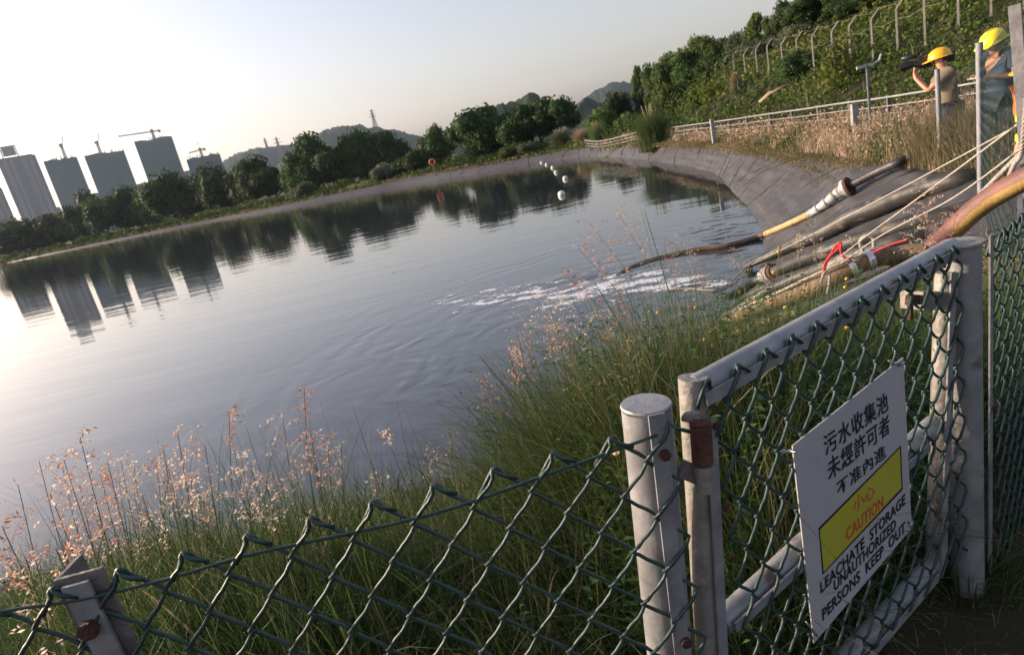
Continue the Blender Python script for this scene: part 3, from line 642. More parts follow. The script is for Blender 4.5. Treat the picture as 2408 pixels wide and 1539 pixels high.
# ---------------------------------------------------------------- guard rail along the road
RAIL = [(15.2, -6), (14.0, 4), (13.45, 10), (13.2, 15.75), (12.75, 18.5), (12.6, 22), (12.8, 29), (12.85, 41), (12.4, 52), (10.5, 62)]
RAIL = [(a, b) for a, b in RAIL]
rp = crom([np.array([a, b, 0]) for a, b in RAIL], 16)
M['railgrey'] = pm('galvanised_rail', (.24, .25, .24), (.32, .32, .31), 3, .5, .1, 20, metal=.3); M['postdark'] = pm('dark_rail_post', (.07, .08, .1), (.1, .1, .11), 6, .7)
gr = thing('guard_rail', 'long grey guard rail of three horizontal beams curving between dry grass and green slope', 'guard rail', (12.8, 20, gz(12.8, 20)))
def zr(p): return max(gz(p[0], p[1])-.0, .6)
zs = [zr(p) for p in rp]; zs = np.convolve(np.pad(zs, 4, mode='edge'), np.ones(9)/9, 'valid')
for hh, wd in ((.86, .16), (.6, .1), (.38, .1)):
    part('rail', MB().tube([(p[0], p[1], z+hh) for p, z in zip(rp, zs)], wd/2, 6, flat=.4), M['railgrey'], gr, smooth=True)
acc = 0; pme = MB().box((0, 0, .42), .09, .07, 1.0).mesh('post'); pme.materials.append(M['postdark'])
for i in range(1, len(rp)):
    acc += np.linalg.norm(rp[i]-rp[i-1])
    if acc > 2.0:
        acc = 0; o = link('post', pme, None, gr, True); o.location = (rp[i][0]+.07-12.8, rp[i][1]-20, zs[i]-gr.location[2])
# the pavement of the road behind it
M['asphalt'] = pm('asphalt', (.05, .05, .05), (.07, .07, .068), 6, .9, .3, 60)
rd = []
for off in (.3, 1.15):
    rd.append([(p[0]+off*.95, p[1], gz(p[0]+off*.95, p[1])+.05) for p in rp])
tag(part('road', MB().grid(rd), M['asphalt'], None), kind='structure')

# concrete posts with bent tops on the slope, with wires
M['cpost'] = pm('pale_concrete_post', (.15, .145, .13), (.22, .21, .19), 5, .9, .3, 20)
sf = None
POSTS = [(2407, 30, 29.5), (2330, 45, 30.5), (2253, 57, 31), (2175, 98, 32), (2110, 108, 33), (2051, 115, 34.5), (2000, 142, 36), (1960, 160, 37.5), (1915, 175, 39), (1878, 176, 42), (1842, 176, 45), (1810, 189, 48), (1783, 193, 51.5), (1756, 206, 55), (1731, 211, 60), (1708, 216, 64), (1687, 222, 68), (1671, 228, 74), (1653, 238, 79), (1637, 246, 84)]
tops = []
P0 = atd(1915, 175, 39); sf = thing('slope_fence', 'row of pale concrete posts with bent tops and sagging wires climbing the slope', 'fence', (P0[0], P0[1], gz(P0[0], P0[1])))
for (u, v, D) in POSTS:
    c = atd(u, v, D); g = gz(c[0], c[1]); H = random.uniform(1.6, 1.9); tip = np.array([c[0]+.33, c[1]-.1, g+H+.36])
    mb = MB().tube([(c[0], c[1], g-.4), (c[0], c[1], g+H-.1), (c[0]+.04, c[1], g+H), tip], [.055, .05, .05, .04], 4); part('post', mb, M['cpost'], sf); tops.append((c, g, tip))
for hh in (1.4, None):
    pts = []
    for j, (c, g, tip) in enumerate(tops):
        p = tip if hh is None else np.array([c[0], c[1], g+hh]); pts.append(p)
        if j < len(tops)-1:
            c2, g2, t2 = tops[j+1]; q = t2 if hh is None else np.array([c2[0], c2[1], g2+hh]); pts.append((p+q)/2-np.array([0, 0, .12]))
    part('wire', MB().tube(pts, .007, 3), M['steel'], sf)

# small things on the far banks
mk = atd(2043, 246, 20.5); g = gz(mk[0], mk[1]); tz = atd(2043, 152, 20.5)[2]
t = thing('sign_post', 'dark thin post with a tilted white crossbar, standing before the rail', 'post', (mk[0], mk[1], g))
part('pole', MB().tube([(mk[0], mk[1], g-.3), (mk[0], mk[1], tz)], .035, 8), M['postdark'], t, smooth='auto')
ex = nrm(R-np.array([0, 0, R[2]])); part('crossbar', MB().bar(np.array([mk[0], mk[1], tz])-ex*.27-np.array([0, 0, .03]), np.array([mk[0], mk[1], tz])+ex*.2+np.array([0, 0, .0]), .07, .04, (0, 0, 1)), M['whitehose'], t)
part('arm', MB().tube([np.array([mk[0], mk[1], tz])+ex*.2, np.array([mk[0], mk[1], tz+.05])+ex*.32, np.array([mk[0], mk[1], tz+.19])+ex*.38], .025, 6), M['whitehose'], t)
for (u, v, D, lb) in [(2009, 262, 22, 'short white concrete marker in the dry grass right of the crossbar post'), (1676, 297, 33, 'smaller white concrete marker far along the dry grass')]:
    c = atd(u, v+10, D); g = gz(c[0], c[1]); z = atd(u, v-18, D)[2]; t = tag(part('marker_post', MB().box((c[0], c[1], (g+z)/2-.05), .18, .12, z-g+.1), M['concrete'], None), lb, 'marker', 'white markers beside the rail')
a = hit(1788, 264); b = hit(1852, 226)
if a is not None and b is not None: tag(part('fallen_branch', MB().tube([a+np.array([0, 0, .5]), (a*.6+b*.4)+np.array([0, 0, .65]), (a+b)/2+np.array([0, 0, .6]), b+np.array([0, 0, .55])], [.1, .12, .1, .07], 6), M['drystalk'], None, smooth=True), 'pale dead branch lying across the green slope', 'branch')
c = atd(1016.7, 384, 100); z = atd(1016.7, 381, 100)[2]; g = gz(c[0], c[1]); t = thing('lifebuoy_stand', 'orange ring buoy on a thin stake on the far bank', 'lifebuoy', (c[0], c[1], g))
M['orange'] = pm('orange_ring', (.75, .2, .08), rough=.6)
ey = nrm([c[0], c[1], 0]); exx = np.array([ey[1], -ey[0], 0]); part('ring', MB().tube([np.array([c[0], c[1], z])+(exx*math.cos(q)+np.array([0, 0, 1])*math.sin(q))*.42 for q in np.linspace(0, 2*math.pi, 17)], .11, 6, caps=False), M['orange'], t, smooth=True)
part('stake', MB().tube([(c[0], c[1], g-.2), (c[0], c[1], z+.2)], .05, 5), M['postdark'], t)

# ---------------------------------------------------------------- floats on the pond
FL = [(1320, 457, 8.9, 'nearest and largest pale ball float'), (1329, 419.5, 6.4, 'second nearest ball float, just beyond the largest'), (1307, 405, 4.8, 'third ball float from the near end of the curving line'), (1299, 394, 4.3, 'fourth ball float from the near end of the curving line'),
      (1285, 386.5, 3.8, 'fifth ball float from the near end of the curving line'), (1273, 382, 3.2, 'sixth ball float, left of the fifth where the line bends'), (1246, 383, 3.0, 'ball float where the line turns left below the far bank'), (1152.5, 391, 2.4, 'small ball float alone below the light green bush'),
      (1061, 407, 2.4, 'small ball float below the largest dome-shaped tree'), (954, 429, 2.4, 'right one of two small floats near the grey liner point'), (914.7, 433, 2.4, 'left one of two small floats near the grey liner point'), (821, 451.5, 2.3, 'small float in the reflection below the big dark clump'),
      (754, 464.5, 2.2, 'small float below the low grey-green bush'), (691, 476.5, 2.1, 'small float below the spreading dark tree'), (569.5, 501, 2.1, 'small float below the two-humped olive tree'), (402, 535, 2, 'tiny float below the tall yellow-green tree'), (302, 547, 2, 'tiny float below the broad dark tree pair'), (144, 586, 2, 'leftmost tiny float, below the striped tower')]
fm = MB().ball((0, 0, 0), 1, 16, 12).mesh('float_ball', True); fm.materials.append(M['float'])
for (u, v, r, lb) in FL:
    p = atz(u, v, .05); D = np.linalg.norm(p-C0); rr = r/FPX*D; t = thing('ball_float', lb, 'float', (p[0], p[1], 0), 0, 'pale ball floats on the pond')
    o = link('ball', fm, None, t, True); o.scale = (rr, rr, rr*.95); o.location = (0, 0, rr*.25); o.rotation_euler = (random.random(), random.random(), random.random()*6)
    part('eyelet', MB().tube([(math.cos(q)*.16*rr, -rr*.97, rr*.1+math.sin(q)*.16*rr) for q in np.linspace(0, 2*math.pi, 9)], .045*rr, 5, caps=False), M['steel'], t, local=True)
# dried scum line and seams on the liner
i0 = int(np.argmin(np.hypot(WL[:, 0]-9.9, WL[:, 1]-28))); i1 = int(np.argmin(np.hypot(WL[:, 0]-6.0, WL[:, 1]-14.2)))

# ================================================================ GROUND COVER
TX, TY = TL_[:, 0], TL_[:, 1]
def inside(x, y):                                # numpy point-in-polygon for the liner's top edge
    x = np.asarray(x); y = np.asarray(y); c = np.zeros(x.shape, bool); j = NSH-1
    for i in range(NSH):
        cond = ((TY[i] > y) != (TY[j] > y)) & (x < (TX[j]-TX[i])*(y-TY[i])/(TY[j]-TY[i]+1e-12)+TX[i]); c ^= cond; j = i
    return c
def edged(x, y):
    o = np.empty(len(x))
    for s in range(0, len(x), 4000): o[s:s+4000] = np.sqrt(((x[s:s+4000, None]-TX[None])**2+(y[s:s+4000, None]-TY[None])**2).min(1))
    return o
GS = SURF[0]
def gzs(x, y):
    o = np.full(len(x), np.nan); dn = Vector((0, 0, -1))
    for i in range(len(x)):
        h = GS.ray_cast(Vector((x[i], y[i], 60)), dn)
        if h[0] is not None: o[i] = h[0].z
    return o
def sample(n, az0, az1, D0, D1, p=0.0):
    az = np.radians(RNG.uniform(az0, az1, n)); D = np.exp(RNG.uniform(math.log(D0), math.log(D1), n)) if p == 0 else D0+(D1-D0)*RNG.random(n)**p
    return D*np.sin(az), D*np.cos(az), D, az
def behind(x, y):                               # on the pond side of the fences
    return np.where(x < .2, y > .98+.05*x, np.where(x < 1.12, y > 1.06+(x-.27)*.6, y > 1.6+(x-1.1)*.86))
def noise2(x, y, s, seed): return np.array([noise.noise(Vector((a*s, b*s, seed))) for a, b in zip(x, y)])
# --- thick grass right behind the fence
x, y, D, az = sample(60000, -62, 50, .95, 6.2)
k = behind(x, y) & ~inside(x, y); k &= (np.hypot(x-.18, y-.95) > .06); x, y, D, az = x[k], y[k], D[k], az[k]
ad = np.degrees(az); hf = np.interp(ad, [-60, -26, -16, -3, 4, 12, 30, 60], [.66, .62, .46, .44, .62, .72, .62, .55]); hf *= np.interp(D, [.9, 1.2, 2.8, 5], [.72, .95, .9, .6])
cl = noise2(x, y, 3.2, 1); den = np.interp(ad, [-60, -20, -10, 0, 8, 50], [1, .95, .62, .62, 1, 1]); k = RNG.random(len(x)) < den*(.75+cl); x, y, D, hf, cl = x[k], y[k], D[k], hf[k], cl[k]
z = gzs(x, y); n = len(x); H = hf*RNG.uniform(.35, 1.05, n)*(1+.4*cl); la = RNG.uniform(0, 6.28, n); lm = RNG.gamma(2, .22, n)
lean = np.c_[np.cos(la)*lm-.12, np.sin(la)*lm+.05]
tint = np.clip(RNG.beta(2, 3.2, n)*.8+.15*cl+(RNG.random(n) < .1)*.6, 0, 1); W = RNG.uniform(.0022, .0055, n)*(1+1.4*(RNG.random(n) < .06))
V, Q, T = blades(np.c_[x, y, z-.02], H, lean, W, tint, 5)
tag(link('grass', npmesh('grass', V, Q, T), M['grass']), kind='stuff')
# --- the tall clump between the gate and the pond
def clump(name, cx, cy, sx, sy, n, h0, h1, lx, mat, w0, w1, tb=(2, 3)):
    x = RNG.normal(cx, sx, n); y = RNG.normal(cy, sy, n); k = behind(x, y-.02) & ~inside(x, y+.1); x, y = x[k], y[k]; z = gzs(x, y); n = len(x); la = RNG.uniform(0, 6.28, n); lm = RNG.gamma(2, .17, n)
    edge = np.exp(-(((x-cx)/sx)**2+((y-cy)/sy)**2)*.13); V, Q, T = blades(np.c_[x, y, z-.02], RNG.uniform(h0, h1, n)*(.35+.65*edge), np.c_[np.cos(la)*lm+lx, np.sin(la)*lm], RNG.uniform(w0, w1, n), np.clip(RNG.beta(tb[0], tb[1], n), 0, 1), 6)
    tag(link(name, npmesh(name, V, Q, T), M[mat]), kind='stuff')
clump('tall_grass', .45, 1.95, .22, .3, 5600, .45, 1.12, -.12, 'grass', .002, .0055, (3, 3))
clump('tall_grass', .85, 2.3, .28, .35, 4800, .4, 1.05, -.1, 'grass', .002, .0055, (3, 3.3))
clump('tall_grass', .15, 2.1, .2, .35, 3400, .4, .98, -.22, 'grass', .002, .005, (3, 3))
clump('tall_grass', 1.35, 2.7, .35, .4, 3200, .3, .88, -.05, 'grass', .002, .0055)
clump('tall_grass', 1.9, 3.5, .5, .5, 3000, .3, .8, 0, 'grass', .003, .006)
clump('tall_grass', 2.6, 3.9, .5, .6, 2400, .3, .75, 0, 'grass', .003, .006)
clump('tall_grass', -.9, 1.75, .45, .25, 1600, .4, .95, -.08, 'grass', .002, .0045)
clump('broad_grass', -.75, 1.45, .5, .2, 120, .35, .75, -.05, 'grass', .008, .014)
clump('broad_grass', .5, 1.6, .4, .3, 160, .4, .8, -.05, 'grass', .007, .012)
# --- low undergrowth of dead, lying stalks
x, y, D, az = sample(16000, -62, 55, .9, 5)
k = behind(x, y) & ~inside(x, y); x, y = x[k], y[k]; z = gzs(x, y); n = len(x)
la = RNG.uniform(0, 6.28, n); V, Q, T = blades(np.c_[x, y, z], RNG.uniform(.1, .28, n), np.c_[np.cos(la), np.sin(la)]*RNG.uniform(.6, 1.6, n)[:, None], RNG.uniform(.002, .005, n), RNG.uniform(0, 1, n)**2, 4, droop=.3)
tag(link('undergrowth', npmesh('undergrowth', V, Q, T), M['dry']), kind='stuff')
# --- leafy weeds by the gate
def leafpatch(name, cx, cy, sx, sy, nst, h0, h1, ls, mat, seed):
    rg = np.random.default_rng(seed); V = []; Q = []; T = []
    for s in range(nst):
        px, py = rg.normal(cx, sx), rg.normal(cy, sy)
        if not behind(np.array([px]), np.array([py+.0]))[0] or inside(np.array([px]), np.array([py]))[0]: continue
        g = gz(px, py); h = rg.uniform(h0, h1); ln = rg.normal(0, .12, 2)
        for q in range(int(h/.022)):
            t = (q+1)/(h/.022); c = np.array([px+ln[0]*t*h, py+ln[1]*t*h, g+h*t]); a = rg.uniform(0, 6.28); d = np.array([math.cos(a), math.sin(a), rg.uniform(-.2, .55)]); d = nrm(d); sd_ = nrm(np.cross(d, [0, 0, 1])); L_ = ls*rg.uniform(.5, 1.2)*(1.1-.5*t)
            i = len(V); dn = np.array([0, 0, -L_*.18]); V += [c, c+d*L_*.4+sd_*L_*.2, c+d*L_+dn, c+d*L_*.4-sd_*L_*.2]; V[i+1] = V[i+1]+[0, 0, L_*.06]; V[i+3] = V[i+3]+[0, 0, L_*.06]; Q.append((i, i+1, i+2, i+3)); T += [rg.random()*.8+.2*(rg.random() < .1)]*4
    tag(link(name, npmesh(name, np.array(V), np.array(Q), np.array(T)), M[mat]), kind='stuff')
M['weed'] = leafmat('weed_leaves', [(.03, .06, .016), (.05, .105, .022), (.08, .15, .03), (.13, .19, .05)], .35, .5, .35)
leafpatch('leafy_weeds', .9, 1.95, .34, .3, 330, .2, .62, .055, 'weed', 3)
leafpatch('leafy_weeds', .5, 2.0, .3, .35, 320, .35, .9, .05, 'weed', 4)
leafpatch('leafy_weeds', 1.3, 2.6, .45, .5, 320, .25, .75, .055, 'weed', 5)
leafpatch('leafy_weeds', 2.2, 2.6, .3, .4, 120, .1, .35, .05, 'weed', 6)
# --- tall rank grass on the corner of the bank in front of the workers
x = RNG.normal(7.15, .6, 20000); y = RNG.normal(9.2, 2.4, 20000); k = ~inside(x, y) & ((np.hypot(x, y) < 12.6) | (x > 8.2)) & (RNG.random(20000) < np.interp(y, [10.5, 13.5], [1, .12])); x, y = x[k], y[k]; z = gzs(x, y); n = len(x); la = RNG.uniform(0, 6.28, n); lm = RNG.gamma(2, .16, n)
V, Q, T = blades(np.c_[x, y, z], RNG.uniform(.4, 1.15, n), np.c_[np.cos(la)*lm, np.sin(la)*lm], RNG.uniform(.006, .013, n), np.clip(RNG.normal(.38, .22, n), 0, 1), 4)
tag(link('rank_grass', npmesh('rank_grass', V, Q, T), M['dry']), kind='stuff')
# --- scant cover on the trodden ground on this side of the gate
x, y, D, az = sample(6000, 0, 65, .8, 3.5); k = ~behind(x, y); x, y = x[k], y[k]; z = gzs(x, y); n = len(x); la = RNG.uniform(0, 6.28, n)
V, Q, T = blades(np.c_[x, y, z], RNG.uniform(.01, .06, n), np.c_[np.cos(la), np.sin(la)]*RNG.uniform(.8, 2.5, n)[:, None], RNG.uniform(.0015, .004, n), RNG.uniform(0, .8, n), 3)
tag(link('dead_leaf_litter', npmesh('litter', V, Q, T), M['dry']), kind='stuff')
la = RNG.uniform(0, 6.28, 420); rr_ = RNG.uniform(.035, .13, 420); x = 1.088+rr_*np.cos(la); y = 1.455+rr_*np.sin(la)
V, Q, T = blades(np.c_[x, y, np.full(420, 1.77)], RNG.uniform(.04, .2, 420), np.c_[np.cos(la), np.sin(la)]*RNG.uniform(.1, .9, 420)[:, None], RNG.uniform(.002, .005, 420), RNG.uniform(0, .7, 420), 4)
tag(link('grass_at_post', npmesh('grass_at_post', V, Q, T), M['grass']), kind='stuff')
mb = MB()
for i in range(500):
    a = math.radians(random.uniform(20, 62)); d = random.uniform(.9, 3.2); px, py = d*math.sin(a), d*math.cos(a); mb.ball((px, py, gz(px, py)), random.uniform(.003, .013), 5, 4, (1, 1, .6), .25)
tag(part('gravel', mb, M['soil'], None), kind='stuff')
# --- the dry grass bank on the right, between the liner and the rail
x, y, D, az = sample(230000, -6, 62, 5, 75)
dE = edged(x, y); k = ~inside(x, y) & (x < np.interp(y, FOOT_Y, FOOT_X)-.55) & behind(x, y) & (dE < 14); 
k &= ~((np.hypot(x-7.2, y-9.8) < .5)); x, y, D, dE = x[k], y[k], D[k], dE[k]
cl = noise2(x, y, .7, 4); c2 = noise2(x, y, 2.6, 8); k = RNG.random(len(x)) < .78+.7*c2; x, y, D, dE, cl, c2 = [q[k] for q in (x, y, D, dE, cl, c2)]
z = gzs(x, y); n = len(x); H = RNG.uniform(.3, .88, n)*(1+.35*cl)*np.interp(dE, [0, .5, 2], [.6, .9, 1])*np.interp(D, [5, 8, 20], [.6, .85, .85]); la = RNG.uniform(0, 6.28, n); lm = RNG.gamma(2, .17, n)
tint = np.clip(.5+1.3*cl+.5*c2+RNG.normal(0, .17, n)-.25*(D < 8), 0, 1)
V, Q, T = blades(np.c_[x, y, z-.03], H, np.c_[np.cos(la)*lm, np.sin(la)*lm], np.clip(.0012*D, .004, .05)*RNG.uniform(.6, 1.4, n), tint, 3)
tag(link('dry_grass', npmesh('dry_grass', V, Q, T), M['dry']), kind='stuff')
def flecks(name, P, size, tint, mat, flat=.5):
    n = len(P); a = RNG.normal(size=(n, 3)); a /= np.linalg.norm(a, axis=1)[:, None]; b = np.cross(a, RNG.normal(size=(n, 3))); b /= np.linalg.norm(b, axis=1)[:, None]
    s = size[:, None]; V = np.stack([P-a*s, P-b*s*flat, P+a*s, P+b*s*flat], 1).reshape(-1, 3); Q = np.arange(4*n).reshape(n, 4)
    return tag(link(name, npmesh(name, V, Q, np.repeat(tint, 4)), mat), kind='stuff')
k = (RNG.random(n) < .5) & (tint > .3); m_ = k.sum(); P = np.c_[x[k]+np.cos(la[k])*lm[k]*H[k]*.8, y[k]+np.sin(la[k])*lm[k]*H[k]*.8, z[k]+H[k]*(RNG.uniform(.8, 1.08, m_))]
M['plume'] = leafmat('grass_plumes', [(.34, .22, .15), (.44, .32, .22), (.52, .42, .31)], .4, .8)
flecks('grass_plumes', P, np.clip(.0017*D[k], .008, .07)*RNG.uniform(.6, 1.6, m_), RNG.random(m_), M['plume'], .4)
# green weeds mixed in the bank
k = RNG.random(n) < .2*(cl < .02)+.02; m_ = k.sum(); P = np.c_[x[k], y[k], z[k]+H[k]*RNG.uniform(.1, .7, m_)]; rp_ = 6
P = np.repeat(P, rp_, 0)+RNG.normal(size=(m_*rp_, 3))*np.array([.13, .13, .08]); flecks('bank_weeds', P, np.repeat(np.clip(.002*D[k], .02, .08), rp_)*RNG.uniform(.5, 1.3, m_*rp_), RNG.random(m_*rp_), M['leaflight'])
# --- scrub covering the slope
def scrub(name, n, az0, az1, D0, D1, cond, hgt, size, mat, reps=7, seed=2, tf=.25):
    x, y, D, az = sample(n, az0, az1, D0, D1); k = cond(x, y, D); x, y, D = x[k], y[k], D[k]
    c1 = noise2(x, y, .25, seed); c2 = noise2(x, y, .9, seed+1); k = RNG.random(len(x)) < .8+c2*.8; x, y, D, c1, c2 = [q[k] for q in (x, y, D, c1, c2)]
    z = gzs(x, y); n = len(x); h = hgt*np.clip(.55+1.1*c1+.7*c2, .12, 2)
    P = np.repeat(np.c_[x, y, z], reps, 0); hh = np.repeat(h, reps); P[:, 2] += hh*RNG.random(n*reps)**.6; P[:, :2] += RNG.normal(size=(n*reps, 2))*(.2+.25*hh)[:, None]
    tint = np.clip(np.repeat(.45+tf*2*c1+.5*c2, reps)+RNG.normal(0, .17, n*reps), 0, 1)
    return flecks(name, P, np.clip(np.repeat(size*D, reps), .03, 1.2)*RNG.uniform(.5, 1.4, n*reps), tint, M[mat], .6)
M['scrub'] = leafmat('scrub_leaves', [(.018, .034, .01), (.05, .085, .018), (.09, .14, .026), (.14, .18, .04), (.2, .17, .07)], .3)
fx = lambda x, y: x-np.interp(y, FOOT_Y, FOOT_X)
scrub('slope_scrub', 34000, 8, 62, 14, 125, lambda x, y, D: (fx(x, y) > .75) & (y > -4) & (y < 128) & (fx(x, y) < 34), .42, .0024, 'scrub', 7)
scrub('slope_creepers', 8000, 12, 62, 18, 90, lambda x, y, D: (fx(x, y) > 6) & (y > 0) & (y < 110), 1.2, .0028, 'scrub', 8, 21)
# long grass among the scrub
x, y, D, az = sample(9000, 8, 62, 14, 110); s_ = fx(x, y); k = (s_ > .6) & (s_ < 16); x, y, D = x[k], y[k], D[k]; z = gzs(x, y); n = len(x); la = RNG.uniform(0, 6.28, n); lm = RNG.gamma(2, .2, n)
V, Q, T = blades(np.c_[x, y, z], RNG.uniform(.3, 1.0, n), np.c_[np.cos(la)*lm, np.sin(la)*lm], .0014*D, np.clip(RNG.normal(.25, .17, n), 0, 1), 3)
tag(link('slope_grass', npmesh('slope_grass', V, Q, T), M['grass']), kind='stuff')
# --- green strip along the far bank
EDG = lambda x, y, a, b: (~inside(x, y)) & (edged(x, y) > a) & (edged(x, y) < b)
def along(name, n, i_lo, i_hi, dmax, hgt, size, mat, seed, reps=6, tint0=.45, dmin=.1):
    ii = RNG.integers(i_lo, i_hi, n) % NSH; d = dmin+RNG.random(n)**1.5*dmax; tt = RNG.random(n)[:, None]
    P0_ = TL_[ii, :2]*(1-tt)+TL_[(ii+1) % NSH, :2]*tt; P0_ = P0_+UD[ii]*d[:, None]; x, y = P0_[:, 0], P0_[:, 1]; D = np.hypot(x, y); z = gzs(x, y); z = np.where(np.isnan(z), 1, z)
    c1 = noise2(x, y, .12, seed); c2 = noise2(x, y, .5, seed+1); h = hgt*np.clip(.6+1.3*c1+.6*c2, .1, 2)*np.clip(.35+d/3, 0, 1)
    P = np.repeat(np.c_[x, y, z], reps, 0); hh = np.repeat(h, reps); m_ = n*reps; P[:, 2] += hh*RNG.random(m_)**.7; P[:, :2] += RNG.normal(size=(m_, 2))*.35
    tint = np.clip(np.repeat(tint0+c1*.6+.4*c2, reps)+RNG.normal(0, .16, m_), 0, 1); flecks(name, P, np.repeat(np.clip(size*D, .018, .9), reps)*RNG.uniform(.5, 1.4, m_), tint, M[mat], .6)
lo = int(np.argmin(np.hypot(TX-12.3, TY-60))); hi = int(np.argmin(np.hypot(TX+235, TY-268)))
along('far_bank_scrub', 12000, lo, hi, 20, 1.5, .0019, 'leaflight', 31, tint0=.25)
along('far_bank_grass', 6000, lo, hi, 5, .6, .002, 'leaflight', 41)
M['tan'] = leafmat('tan_grass_edge', [(.1, .1, .04), (.17, .13, .065), (.25, .19, .11)], .3)
along('far_bank_edge', 4500, lo, hi, .9, .4, .0017, 'tan', 51, dmin=0)
along('bank_edge', 3000, int(np.argmin(np.hypot(TX-12.3, TY-55))), lo+3, 3, .5, .002, 'tan', 52)
i_a = int(np.argmin(np.hypot(TX-7.7, TY-12))); i_b = NSH+int(np.argmin(np.hypot(TX-12.2, TY-50)))
along('liner_edge_grass', 9000, i_a, i_b, .3, .22, .0011, 'tan', 61, dmin=-.08)

# ================================================================ SEED GRASS AND FLOWERS
def ribbon(P, r, n=5):
    return MB().tube(P, r, n)
def mbt(name, mb, mat, parent, tint):
    o = part(name, mb, mat, parent); a = o.data.attributes.new('tint', 'FLOAT', 'POINT'); a.data.foreach_set('value', np.full(len(o.data.vertices), tint, np.float32)); return o
def seed_grass(u, v, D, ub, vb, label, group, plen=.19, dens=115, warm=.4, Db=None, droop=None):
    """a flowering grass stalk whose tip shows at (u, v), rooted in the ground towards (ub, vb)"""
    tip = atd(u, v, D); rt = atd(ub, vb, Db or D+.05); g = gz(rt[0], rt[1]); rt[2] = g-.02
    if not behind(np.array([rt[0]]), np.array([rt[1]]))[0]: rt[1] = max(rt[1], 1.08+max(0, rt[0]-.27)*.62)
    mid = rt*.45+tip*.55+np.array([(tip[0]-rt[0])*-.12, 0, (tip[2]-rt[2])*.10]); C = crom([rt, rt*.75+mid*.25+np.array([0, 0, .02]), mid, tip], 6)
    L_ = sum(np.linalg.norm(C[i+1]-C[i]) for i in range(len(C)-1))
    t = thing('seed_grass', label, 'grass stalk', rt, 0, group); rs = [.0016*(1-.75*i/(len(C)-1))+.0003 for i in range(len(C))]
    mbt('stem', MB().tube(C, rs, 5), M['stem'], t, random.random())
    lf = MB()
    for q in range(random.randint(2, 3)):
        i = random.randint(3, 10); b = C[i]; a = random.uniform(0, 6.28); d = np.array([math.cos(a), math.sin(a), .5]); l = random.uniform(.1, .24); sd_ = nrm(np.cross(d, [0, 0, 1]))*.0022
        p1 = b+d*l*.5; p2 = b+np.array([d[0]*l, d[1]*l, d[2]*l*.35]); lf.add([b-sd_, b+sd_, p1+sd_*.8, p1-sd_*.8, p2], [(0, 1, 2, 3), (3, 2, 4)])
    tag(mbt('leaf', lf, M['grass'], t, random.uniform(.2, .6)), kind='stuff')
    V = []; Q = []; T = []; br = MB(); nb = 16; dirn = nrm(tip-C[-6]); side = random.uniform(0, 6.28)
    acc = [0];
    for i in range(len(C)-1, 0, -1): acc.append(acc[-1]+np.linalg.norm(C[i]-C[i-1]))
    def at_(d):
        for i in range(1, len(acc)):
            if acc[i] >= d: f_ = (d-acc[i-1])/(acc[i]-acc[i-1]+1e-9); return C[len(C)-i]*(1-f_)+C[len(C)-1-i]*f_
        return C[0]
    for k in range(nb):
        f_ = (k+.3)/nb; p = at_(plen*f_); a = side+random.gauss(0, 1.3); l = plen*(.10+.26*math.sin(math.pi*min(1, f_*.85+.1)))*random.uniform(.6, 1.2)
        out_ = np.array([math.cos(a), math.sin(a), 0]); e1 = p+dirn*l*.6+out_*l*.5; e2 = p+dirn*l*.75+out_*l+np.array([0, 0, -l*.28])
        br.tube([p, e1, e2], [.0004, .0003, .0002], 3, caps=False)
        for s in range(int(dens/nb*random.uniform(.6, 1.5))):
            r_ = random.uniform(.15, 1.05); c = (p*(1-r_)**2+2*e1*r_*(1-r_)+e2*r_*r_)+np.random.normal(0, .0035, 3); dd = nrm(out_*.7+dirn*.5+np.array([0, 0, -.7])+np.random.normal(0, .45, 3)); s1 = random.uniform(.0035, .0066); n1 = nrm(np.cross(dd, np.random.normal(size=3)))*s1*.36; n2 = nrm(np.cross(dd, n1))*s1*.36
            i = len(V); V += [c-dd*s1, c+n1, c+dd*s1, c-n1, c+n2, c-n2]; Q += [(i, i+1, i+2, i+3), (i, i+4, i+2, i+5)]; T += [min(1, max(0, .3+.75*warm+random.gauss(0, .25)))]*6
    mbt('branchlet', br, M['seed'], t, warm)
    if V: link('seed_head', npmesh('seed_head', np.array(V), np.array(Q), np.array(T)), M['seed'], t)
    return t
